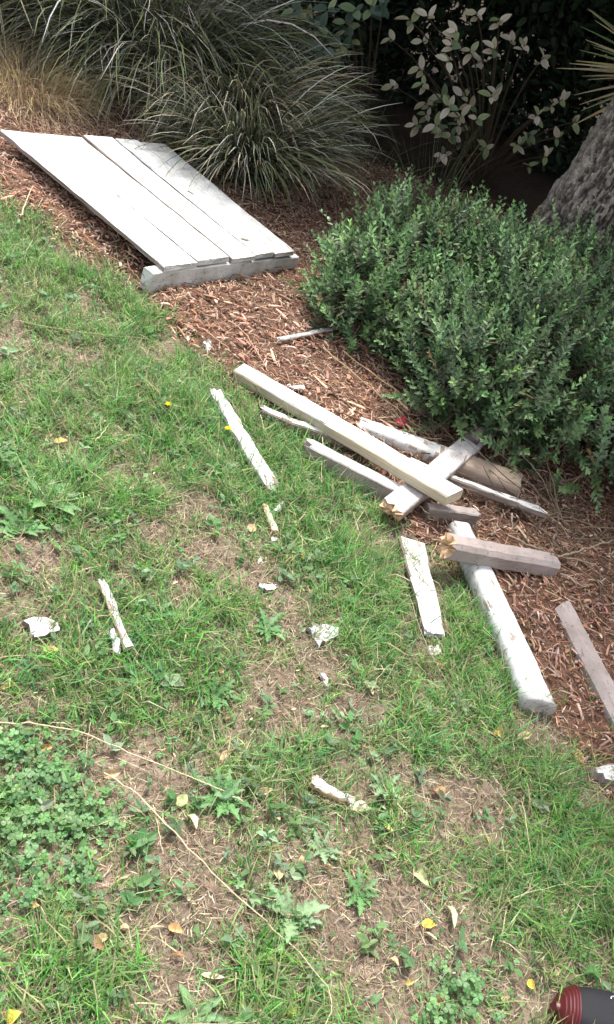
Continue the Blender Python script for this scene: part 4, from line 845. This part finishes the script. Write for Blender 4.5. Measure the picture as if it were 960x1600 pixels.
# dead stems under the hedge, colour darkened to carry the shade there
paths = []
for k in range(170):
    a = rng.uniform(600, 1000)
    b = np.interp(a, [600, 700, 800, 960, 1000], [600, 690, 770, 860, 880]) + rng.uniform(-60, 60)
    p = pt(a, b, rng.uniform(0.01, 0.06)); az = rng.uniform(0, 6.28); l = rng.uniform(0.08, 0.3)
    s = np.linspace(0, 1, 5)[:, None]; dr = np.array([math.cos(az), math.sin(az), rng.uniform(-0.1, 0.5) - 0.25 * math.cos(az)])
    paths.append(p + dr * l * s + rng.normal(size=(5, 3)) * 0.008)
V, Fq, C = tubes(paths, [np.linspace(rng.uniform(0.0015, 0.003), 0.001, 5) for _ in paths], pick([(0.12, 0.09, 0.065), (0.08, 0.058, 0.042), (0.17, 0.13, 0.09)], len(paths)))
tag(put('dead_stems', mesh('dead_stems', V, Fq, M_STEM, col=C)), 'tangle of dead stems under the hedge', 'stems', kind='stuff')

# ------------------------------------------------------------ tussock grasses
def tussock(label, x, y, n, lo, hi, pal, wd=(0.005, 0.010), spread=0.13, th=(0.05, 0.6), bend=(0.9, 2.2), az=None, group='tussock grasses'):
    base = np.array([x, y, float(g(x, y))]); t = thing('tussock_grass', label, 'tussock', base, group)
    a = rng.uniform(0, 6.283, n) if az is None else rng.normal(az[0], az[1], n)
    r_ = spread * np.sqrt(rng.random(n)); root = np.stack([r_ * np.cos(a), r_ * np.sin(a), np.zeros(n)], -1)
    root[:, 2] = g(root[:, 0] + x, root[:, 1] + y) - base[2]
    P = arch(root, a + rng.normal(0, 0.35, n), rng.uniform(*th, n), rng.uniform(*bend, n), rng.uniform(lo, hi, n), 9, 1.35, 0.25)
    gr = g(P[..., 0] + x, P[..., 1] + y) - base[2] + 0.01; P[..., 2] = np.maximum(P[..., 2], gr)
    T = nrm(P[:, -1] - P[:, 0]); sd_ = nrm(np.cross(T, np.array([0, 0, 1.0])) + 0.4 * rng.normal(size=(n, 3)))
    W = rng.uniform(*wd, n)[:, None] * np.array([0.8, 1, 1, 1, 0.95, 0.9, 0.8, 0.65, 0.45, 0.1])[None]
    V, Fq, C = ribbons(P, W, sd_, pick(pal, n, 0.22))
    tag(put('blades', mesh('blades', V, Fq, M_STRAW, col=C), t, Matrix.Translation(Vector(base))), kind='stuff')
TP = [(0.13, 0.145, 0.065), (0.10, 0.115, 0.05), (0.30, 0.29, 0.23), (0.12, 0.13, 0.09), (0.05, 0.065, 0.04), (0.10, 0.10, 0.055), (0.42, 0.41, 0.36), (0.05, 0.06, 0.035)]
TS = [(0.38, 0.34, 0.24), (0.46, 0.42, 0.31), (0.22, 0.20, 0.13), (0.15, 0.16, 0.09)]
tussock('large dark arching tussock behind the middle of the gate panel', -0.98, 4.66, 1900, 0.6, 1.12, TP, bend=(1.0, 2.4))
tussock('arching tussock with bleached blades hanging over the right side of the gate panel', -0.60, 4.45, 1900, 0.42, 0.84, TP + TS + TS, th=(0.05, 0.45), bend=(1.2, 2.5))
tussock('grey green tussock behind the far left corner of the gate panel', -1.32, 4.75, 1300, 0.6, 1.2, TP)
tussock('straw coloured tussock in the top left corner', -1.95, 4.75, 1000, 0.7, 1.25, TS)
tussock('low tussock hanging down beside the right end of the gate rail', -0.50, 4.16, 1200, 0.35, 0.75, TS + TP + TP, az=(-0.9, 1.0), th=(0.2, 0.8), bend=(0.8, 1.7))
tussock('fine golden dry grass spilling over the far left corner of the gate panel', -1.52, 4.12, 2200, 0.15, 0.38, [(0.52, 0.40, 0.22), (0.60, 0.48, 0.28), (0.42, 0.31, 0.17)], wd=(0.0008, 0.002), spread=0.26, th=(0.1, 1.2))
tussock('slender green grass tuft in the dark behind the hedge', 0.42, 4.75, 60, 0.3, 0.65, [(0.06, 0.09, 0.035), (0.12, 0.13, 0.07)], wd=(0.003, 0.005), spread=0.16, th=(0.05, 0.35), bend=(0.1, 0.9))
tussock('thin wiry grass at the foot of the arching tussock', 0.0, 4.5, 60, 0.3, 0.7, [(0.10, 0.09, 0.06), (0.2, 0.18, 0.13)], wd=(0.002, 0.004), spread=0.2, th=(0.2, 0.9), bend=(0.3, 1.2))

# ------------------------------------------------------------ broad leaved shrub in the dark: every leaf its own part
def ovate(l, wd, c, seed):
    r = np.random.default_rng(seed); m = 7; V = []
    for k in range(m):
        u = k / (m - 1); wv = wd / 2 * (math.sin(math.pi * u ** 0.9) ** 0.7 if 0 < u < 1 else 0.03)
        for s in (-1, 0, 1): V.append([u * l, s * wv, abs(s) * wv * 0.3 - 0.12 * l * u * u])
    Q = [[k * 3 + s, k * 3 + 3 + s, k * 3 + 4 + s, k * 3 + 1 + s] for k in range(m - 1) for s in range(2)]
    C = np.tile(np.array(c), (len(V), 1)); C[1::3] *= 0.82
    return mesh('leaf', np.array(V), np.array(Q), M_LEAF, col=C, smooth=True)
OV = [ovate(1, 0.5, c, 5 + k) for k, c in enumerate([(0.50, 0.45, 0.34), (0.40, 0.36, 0.24), (0.15, 0.21, 0.11), (0.26, 0.30, 0.15), (0.56, 0.50, 0.40)])]
OD = [ovate(1, 0.5, c, 15 + k) for k, c in enumerate([(0.05, 0.085, 0.06), (0.07, 0.11, 0.085), (0.10, 0.14, 0.12)])]
def leafy_shrub(name, label, basexy, tips, Y, pal, size, nl, sprd=0.22):
    base = np.array([*basexy, float(g(*basexy))]); t = thing(name, label, 'shrub', base); paths = []; rr = []
    for (px, py) in tips:
        tip = at_y(px, py, Y + rng.uniform(-sprd, sprd)); s = np.linspace(0, 1, 7)[:, None]; mid = base + (tip - base) * [0.4, 0.4, 0.75]
        P = (1 - s) ** 2 * base + 2 * s * (1 - s) * mid + s * s * tip; paths.append(P); rr.append(np.linspace(0.009, 0.0025, 7))
        ax = nrm(P[-1] - P[-3])
        for q in range(rng.integers(*nl)):
            a = q * 2.3 + rng.normal() * 0.4; A = nrm(np.cross(ax, [0.3, 0.9, 0.2])); B = np.cross(ax, A)
            dr = ax * rng.uniform(0.1, 0.6) + A * math.cos(a) + B * math.sin(a) + np.array([0, -0.25, 0])
            put('leaf', pal[rng.integers(len(pal))], t, frame(tip - ax * 0.012 * q, dr, (rng.normal() * 0.3, -0.75 + rng.normal() * 0.35, 0.7)) @ Matrix.Scale(size * rng.uniform(0.7, 1.2), 4))
    V, Fq, C = tubes(paths, rr, [(0.07, 0.05, 0.035)] * len(paths))
    put('stems', mesh('stems', V - base, Fq, M_STEM, col=C), t, Matrix.Translation(Vector(base)))
RT = [(705, 70), (668, 25), (712, 48), (745, 20), (660, 65), (700, 95), (735, 78), (772, 75), (800, 62), (750, 95), (820, 70), (655, 105), (660, 130), (614, 134), (690, 150), (722, 150), (775, 145), (700, 165),
      (665, 160), (648, 195), (690, 205), (715, 195), (745, 185), (665, 178), (735, 165), (712, 225), (768, 150), (865, 165), (880, 155), (842, 180), (872, 215), (812, 225), (855, 245), (830, 210), (900, 190), (760, 230), (690, 240), (828, 260), (640, 30), (780, 30), (610, 60), (850, 90), (705, 210), (680, 195), (720, 180)]
leafy_shrub('broad_leaved_shrub', 'shrub with pale oval leaves in small whorls deep in the shade', (0.75, 5.5), RT, 5.0, OV, 0.064, (3, 6))
GT = [(478, 20), (500, 40), (520, 55), (540, 35), (505, 75), (525, 88), (490, 85), (470, 50), (555, 15), (580, 8), (460, 15), (512, 12), (535, 70), (495, 60), (450, 35), (482, 70), (600, 5), (545, 55)]
leafy_shrub('grey_leaved_shrub', 'shrub with blue green leaves leaning in at the top centre', (0.02, 5.3), GT, 4.75, OD + OV[2:4], 0.075, (5, 9), 0.12)
BT = [(190, 8), (215, 15), (240, 10), (172, 25), (262, 22), (205, 40), (150, 10), (225, 55), (290, 8), (130, 30), (320, 20)]
leafy_shrub('grey_leaved_shrub', 'shrub with blue green leaves half hidden behind the large tussock at the top', (-1.2, 5.6), BT, 5.0, OD + OV[2:3], 0.07, (5, 8), 0.1)

# ------------------------------------------------------------ thicket and trees that keep the background dark
def crown_leaves(blobs, n, size, pal, shell=0.45):
    parts = []; vol = sum(b[3] * b[4] * b[5] for b in blobs)
    for (x, y, z, rx, ry, rz) in blobs:
        m = int(n * rx * ry * rz / vol); d = nrm(rng.normal(size=(m, 3))); r_ = (shell + (1 - shell) * rng.random(m)) ** 0.8
        lump = 1 + 0.35 * (fbm(d[:, 0] * 2.2 + x + 9, d[:, 1] * 2.2 + d[:, 2] * 1.7 + y + 9, 70) - 0.5) * 2
        P = np.array([x, y, z]) + d * [rx, ry, rz] * (r_ * lump)[:, None]
        T = nrm(d + rng.normal(0, 0.8, (m, 3))); Nv = nrm(d * 0.5 + [0, 0, 0.8] + rng.normal(0, 0.5, (m, 3)))
        s = rng.uniform(*size, m); parts.append(leaves(P, T, Nv, s, s * 0.5, pick(pal, m, 0.2)))
    return merge(parts)
DK = [(0.022, 0.036, 0.020), (0.016, 0.028, 0.015), (0.030, 0.044, 0.024)]  # leaf colours darkened so the gloom at the back is partly in them
def tree(name, label, base, trunk, r_, blobs, n, size, cat='tree', group=None, bark=None):
    base = np.array([base[0], base[1], float(g(base[0], base[1]))]); t = thing(name, label, cat, base, group); top = np.array(trunk[-1], float)
    P = np.vstack([[base + [0, 0, -0.05]], np.array(trunk, float)]); paths = [P]; rr = [np.linspace(r_, r_ * 0.55, len(P))]
    for b in blobs:
        for q in range(5):
            e = np.array(b[:3]) + nrm(rng.normal(size=3)) * np.array(b[3:]) * 0.6; s = np.linspace(0, 1, 6)[:, None]
            paths.append(top + (e - top) * s + [0, 0, 0.15] * np.sin(s * 3.14) + rng.normal(size=(6, 3)) * 0.02); rr.append(np.linspace(r_ * 0.4, r_ * 0.08, 6))
    V, Fq, C = tubes(paths, rr, [(0.11, 0.085, 0.065)] * len(paths), 9)
    put('trunk', mesh('trunk', V - base, Fq, M_STEM, col=C, smooth=True), t, Matrix.Translation(Vector(base)))
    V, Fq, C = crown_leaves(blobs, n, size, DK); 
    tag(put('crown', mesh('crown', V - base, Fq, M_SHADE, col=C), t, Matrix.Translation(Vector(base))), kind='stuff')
def gz(x, y, h): return float(g(x, y)) + h
for lab, x, y, bl in [('dense dark shrub behind the blue green leaves', -0.6, 6.4, [(-0.6, 6.4, .7, .9, .6, .9), (0.1, 6.7, 1.2, .7, .6, .8)]),
                      ('dense dark shrub in the shade behind the pale leaved shrub', 0.7, 6.9, [(0.7, 6.9, .6, .9, .6, .9), (1.1, 6.6, 1.3, .7, .6, .7)]),
                      ('dense dark shrub behind the leaning trunk', 2.0, 6.6, [(2.0, 6.6, .4, .9, .7, 1.0), (2.3, 6.3, 1.3, .9, .7, .7)]),
                      ('dense dark shrub in the far top right corner', 3.4, 7.4, [(3.4, 7.4, .2, 1.0, .8, 1.1), (3.0, 7.8, 1.2, .9, .8, .8)]),
                      ('dense dark shrub behind the straw coloured tussock', -2.2, 6.1, [(-2.2, 6.1, .9, .9, .6, .9), (-1.4, 6.3, 1.1, .7, .6, .8)])]:
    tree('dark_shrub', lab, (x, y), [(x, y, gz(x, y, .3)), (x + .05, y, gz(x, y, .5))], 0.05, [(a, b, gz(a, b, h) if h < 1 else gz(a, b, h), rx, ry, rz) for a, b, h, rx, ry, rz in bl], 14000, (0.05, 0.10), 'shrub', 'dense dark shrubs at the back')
tree('added_shade_tree', 'unseen tree added to shade the back', (0.2, 7.7), [(0.25, 7.6, 1.6), (0.4, 7.2, 2.4)], 0.11, [(0.3, 5.2, 2.2, 1.0, 1.1, .6), (1.5, 5.3, 2.3, 1.2, 1.2, .7), (0.6, 6.6, 3.0, 1.6, 1.3, 1.0), (-0.7, 5.7, 2.5, 1.0, .9, .6), (-1.8, 6.1, 2.7, 1.0, .9, .6)], 30000, (0.09, 0.16))  # this tree and the next are out of view, added for their shade
tree('added_shade_tree', 'unseen tree added to shade the far right back', (2.9, 6.9), [(2.9, 6.9, 1.2), (2.8, 6.7, 2.0)], 0.12, [(2.7, 5.4, 2.5, 1.2, 1.3, .8), (3.6, 7.2, 3.0, 1.5, 1.4, 1.0), (2.0, 7.6, 2.7, 1.3, 1.2, 1.1)], 18000, (0.09, 0.16))

# ------------------------------------------------------------ leaning tree with rough grey bark
M_BARK, t, b, out = newmat('rough_grey_bark')
tc = t.nodes.new('ShaderNodeTexCoord'); mp = t.nodes.new('ShaderNodeMapping'); mp.inputs['Scale'].default_value = (1, 1, 0.55); L(t, tc.outputs['Object'], mp.inputs[0])
nd = N(t, 'ShaderNodeTexNoise', Scale=30.0, Detail=4.0); L(t, mp.outputs[0], nd.inputs['Vector'])
va = N(t, 'ShaderNodeVectorMath', operation='MULTIPLY_ADD'); va.inputs[1].default_value = (0.05, 0.05, 0.05); L(t, nd.outputs['Color'], va.inputs[0]); L(t, mp.outputs[0], va.inputs[2])
vo = N(t, 'ShaderNodeTexVoronoi', Scale=75.0, feature='DISTANCE_TO_EDGE'); L(t, va.outputs[0], vo.inputs['Vector'])
n1 = noise(t, mp.outputs[0], 55, 8, 0.75)
cr = ramp(t, vo.outputs['Distance'], [(0.0, (0.10, 0.09, 0.08)), (0.35, (0.33, 0.30, 0.27))])
at_ = N(t, 'ShaderNodeAttribute', attribute_name='col')
L(t, mix(t, 0.7, at_.outputs['Color'], ramp(t, noise(t, mp.outputs[0], 60, 8, 0.75), [(0.38, (0.35, 0.33, 0.3)), (0.62, (1.5, 1.45, 1.38))]), 'MULTIPLY'), b.inputs['Base Color']); b.inputs['Roughness'].default_value = 0.9
bump(t, mix(t, 0.5, vo.outputs['Distance'], n1), b, 1.0, 0.035)
A0, A1 = at_y(896, 386, 4.25), at_y(1022, 208, 4.35)
ax = nrm(A1 - A0); k0 = A0 - ax * ((A0[2] - (float(g(A0[0], A0[1])) - 0.25)) / ax[2])
tb = np.array([k0[0], k0[1], float(g(k0[0], k0[1]))])
lean = thing('leaning_tree', 'tree with thick rough grey trunk leaning out of the hedge at the right edge', 'tree', tb)
NR, NA = 520, 200; s = np.linspace(0, 1, NR); ln_ = 2.9
axis_ = k0 + ax * (s * ln_)[:, None] + np.array([-0.25, 0, 0.35]) * (s ** 2.5)[:, None]
a = np.arange(NA) / NA * 2 * np.pi; X1 = nrm(np.cross(ax, [0, 1, 0.1])); X2 = np.cross(ax, X1)
rad = 0.235 * (1 + 0.35 * np.exp(-s * 14)) * (1 - 0.3 * s)
wa_ = a[None] * 11 + 3 * fbm(a[None] * 3 + 0 * s[:, None], s[:, None] * 30 + 0 * a[None], 91); ws_ = s[:, None] * 34 + 0 * a[None]
ridge = np.abs(fbm(wa_, ws_, 93, 4) - 0.5) * 2; crack = sstep(0.02, 0.28, ridge)
blot = fbm(a[None] * 4 + 0 * s[:, None], s[:, None] * 16 + 0 * a[None], 95, 4)
bcol = (np.array([0.07, 0.058, 0.048]) + crack[..., None] * np.array([0.25, 0.225, 0.19]) * (0.45 + 1.1 * blot[..., None]))
rr = rad[:, None] * (1 + 0.10 * (crack - 0.6) + 0.05 * (fbm(a[None] * 3.5 + 0 * s[:, None], s[:, None] * 9 + 0 * a[None], 80) - 0.5) * 2 + 0.05 * (fbm(a[None] * 9 + s[:, None] * 4, s[:, None] * 45 + 0 * a[None], 81, 3) - 0.5) * 2.4 + 0.06 * (fbm(a[None] * 5 - s[:, None] * 6, s[:, None] * 22 + 0 * a[None], 85, 3) - 0.5) * 2)
V = axis_[:, None] + rr[..., None] * (np.cos(a)[None, :, None] * X1 + np.sin(a)[None, :, None] * X2)
i = (np.arange(NR - 1)[:, None] * NA + np.arange(NA)[None]); j = (np.arange(NR - 1)[:, None] * NA + (np.arange(NA)[None] + 1) % NA)
put('trunk', mesh('trunk', V.reshape(-1, 3) - tb, np.stack([i, j, j + NA, i + NA], -1).reshape(-1, 4), M_BARK, col=bcol.reshape(-1, 3), smooth=True), lean, Matrix.Translation(Vector(tb)))
top = axis_[-1]; paths = []; blobs = [(top[0] - .5, top[1] + .6, top[2] + .7, 1.0, 1.0, .6), (top[0] + .8, top[1] + .3, top[2] + .9, 1.2, 1.1, .8), (top[0], top[1] + 1.4, top[2] + .6, 1.1, 1.0, .7), (2.0, 3.2, 2.7, 1.1, 1.2, .55), (2.6, 4.2, 2.9, 1.1, 1.1, .6), (1.75, 2.1, 2.45, .85, .9, .45)]  # last blobs hang out of view, added to shade the lower right
for bl in blobs:
    for q in range(4):
        e = np.array(bl[:3]) + nrm(rng.normal(size=3)) * np.array(bl[3:]) * 0.6; ss = np.linspace(0, 1, 6)[:, None]; paths.append(top - ax * 0.1 + (e - top) * ss + [0, 0, 0.1] * np.sin(ss * 3.1))
V, Fq, C = tubes(paths, [np.linspace(0.09, 0.015, 6)] * len(paths), [(0.16, 0.14, 0.12)] * len(paths), 8)
put('limbs', mesh('limbs', V - tb, Fq, M_STEM, col=C, smooth=True), lean, Matrix.Translation(Vector(tb)))
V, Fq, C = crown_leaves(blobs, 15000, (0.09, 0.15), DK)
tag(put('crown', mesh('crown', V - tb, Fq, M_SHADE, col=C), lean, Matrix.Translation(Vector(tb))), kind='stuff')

# ------------------------------------------------------------ spiky sword leaved plant at the right edge
hd = at_y(1045, 125, 4.75); yb = np.array([hd[0] + 0.03, hd[1] + 0.1, float(g(hd[0], hd[1]))])
yu = thing('spiky_plant', 'spiky sword leaved plant reaching in from the right edge above the trunk', 'plant', yb)
V, Fq = tube_arr(np.array([yb - [0, 0, .03], yb + (hd - yb) * 0.5 + [0.03, 0, 0], hd]), np.array([0.07, 0.06, 0.05]), 12)
put('stem', mesh('stem', V - yb, Fq, M_STEM, col=np.tile((0.2, 0.16, 0.12), (len(V), 1)), smooth=True), yu, Matrix.Translation(Vector(yb)))
def sword(c, seed):
    u = np.linspace(0, 1, 8); W_ = np.interp(u, [0, .15, .5, 1], [.03, .026, .022, .002]); V = []
    for uu, ww in zip(u, W_): V += [[uu, -ww, ww * .5 - .10 * uu ** 2], [uu, 0, -.10 * uu ** 2], [uu, ww, ww * .5 - .10 * uu ** 2]]
    Q = [[k * 3 + q, k * 3 + 3 + q, k * 3 + 4 + q, k * 3 + 1 + q] for k in range(7) for q in range(2)]
    return mesh('sword_leaf', np.array(V), np.array(Q), M_STRAW, col=np.tile(c, (len(V), 1)))
SW = [sword(c, k) for k, c in enumerate([(0.20, 0.23, 0.10), (0.42, 0.37, 0.22), (0.36, 0.30, 0.18), (0.12, 0.18, 0.08), (0.40, 0.32, 0.15)])]
for q in range(60):
    d_ = nrm(rng.normal(size=3) * [1, 0.8, 0.75] + [-0.15, -0.1, 0.2]); put('sword_leaf', SW[q % 5], yu, frame(hd, d_, (rng.normal() * .3, -0.6, 0.8)) @ Matrix.Scale(rng.uniform(0.38, 0.55), 4))

# ------------------------------------------------------------ shoe at the lower right corner
M_BLK = mat_plain('black_shoe_fabric', (0.008, 0.008, 0.010), 0.75, 0.3, 260, 0.2)
M_RED = mat_plain('red_toe_rubber', (0.085, 0.008, 0.011), 0.45, 0.5, 120, 0.25)
M_RUB = mat_plain('black_sole_rubber', (0.014, 0.014, 0.015), 0.6, 0.4, 90, 0.2)
M_GRYT = mat_plain('grey_tab', (0.30, 0.29, 0.32), 0.6, 0.4, 200, 0.2)
M_MET = mat_plain('eyelet_metal', (0.5, 0.5, 0.52), 0.3, 0.6, 200, 0.1); M_MET.node_tree.nodes['Principled BSDF'].inputs['Metallic'].default_value = 0.9
toe, heel = pt(865, 1577, 0.02), None
toe = np.array([toe[0], toe[1], float(g(toe[0], toe[1])) + 0.012]); hdir = np.array([0.985, -0.12]); hdir = hdir / np.linalg.norm(hdir)
he = toe[:2] + hdir * 0.285; heel = np.array([he[0], he[1], float(g(*he)) + 0.012])
shoe = thing('shoe', 'black shoe with ribbed dark red toe in the lower right corner', 'shoe', (toe + heel) / 2 * [1, 1, 1])
Ms = frame(toe, heel - toe, gn(toe[0], toe[1]))
us = [0, .008, .025, .045, .08, .16, .28, .42, .55, .68, .8, .92, .98, 1]
hw = [.003, .014, .024, .031, .038, .046, .051, .050, .045, .040, .038, .034, .026, .012]
ht = [.022, .031, .042, .049, .056, .062, .067, .078, .095, .112, .118, .115, .108, .09]
def loft(u0_, u1_, off, z0, topf, m, n=22, rib=0):
    uu = np.linspace(u0_, u1_, m); V = []
    for u in uu:
        W_ = np.interp(u, us, hw) + off; H_ = np.interp(u, us, ht) * topf + off
        for k in range(n):
            a_ = math.pi * k / (n - 1); r_ = rib * math.cos((u - u0_) / (u1_ - u0_) * 2 * math.pi * 5.5)
            V.append([u * 0.285 - (off if u == u0_ else 0), -math.copysign(abs(math.cos(a_)) ** 0.7, math.cos(a_)) * (W_ + r_), z0 + math.sin(a_) ** 0.75 * (H_ - z0) + r_])
    Q = [[k * n + q, k * n + q + 1, (k + 1) * n + q + 1, (k + 1) * n + q] for k in range(m - 1) for q in range(n - 1)]
    Q += [[k * n, (k + 1) * n, (k + 2) * n - 1, (k + 1) * n - 1] for k in range(m - 1)]
    caps = [list(range(n))[::-1], list(range((m - 1) * n, m * n))]
    return np.array(V), [np.array(Q), np.array(caps)]
V, Fq = loft(0.004, 1, 0, 0.02, 1, 40); upr = put('upper', mesh('upper', V, Fq, M_BLK, smooth=True), shoe, Ms)
V, Fq = loft(0.0, 0.09, 0.006, 0.0, 0.96, 60, 30, 0.0012); put('toe_cap', mesh('toe_cap', V, Fq, M_RED), shoe, Ms)
n = len(us); V = []; 
for zz, of in ((-0.008, .002), (0.002, .005), (0.016, .004)):
    for sg in (1, -1):
        rngk = range(n) if sg == 1 else range(n - 1, -1, -1)
        for k in rngk: V.append([us[k] * 0.291 + 0.001, sg * (hw[k] + of * min(1, 0.3 + us[k] * 6)), zz])
m2 = 2 * n; Q = [[r_ * m2 + k, r_ * m2 + (k + 1) % m2, (r_ + 1) * m2 + (k + 1) % m2, (r_ + 1) * m2 + k] for r_ in range(2) for k in range(m2)]
put('sole', mesh('sole', np.array(V), [np.array(Q), np.array([list(range(m2))[::-1], list(range(2 * m2, 3 * m2))])], M_RUB), shoe, Ms)
for k in range(4):
    for sg in (-1, 1):
        u = 0.30 + 0.07 * k; zt = np.interp(u, us, ht); wv = np.interp(u, us, hw) * 0.52
        a_ = np.linspace(0, 2 * np.pi, 13); ring = np.stack([u * 0.285 + 0.0045 * np.cos(a_), sg * wv + 0.0045 * np.sin(a_), np.full(13, zt * 0.93)], -1)
        V, Fq = tube_arr(ring, 0.0013, 6); put('eyelet', mesh('eyelet', V, Fq, M_MET, smooth=True), upr, Ms)
    V, Fq = tube_arr(np.array([[u * 0.285, -wv, zt * 0.93], [u * 0.285 + .004, -wv * .5, zt * 1.03], [u * 0.285 + .008, 0, zt * 1.06], [u * 0.285 + .012, wv * .5, zt * 1.03], [u * 0.285 + .016, wv, zt * 0.95]]), 0.003, 7)
    put('lace', mesh('lace', V, Fq, M_GRYT, smooth=True), upr, Ms)
zt = np.interp(.27, us, ht)
for sg in (1,):
    V = np.array([[x_, y_, z_] for z_ in (zt * .80, zt * .93) for x_, y_ in ((.068, .034), (.096, .034), (.098, .044), (.066, .044))]); V[4:, 1] -= 0.004
    V[:, 1] *= -1
    put('tab', mesh('tab', V, np.array([[0, 1, 2, 3], [7, 6, 5, 4], [0, 4, 5, 1], [1, 5, 6, 2], [2, 6, 7, 3], [3, 7, 4, 0]]), M_GRYT), upr, Ms)
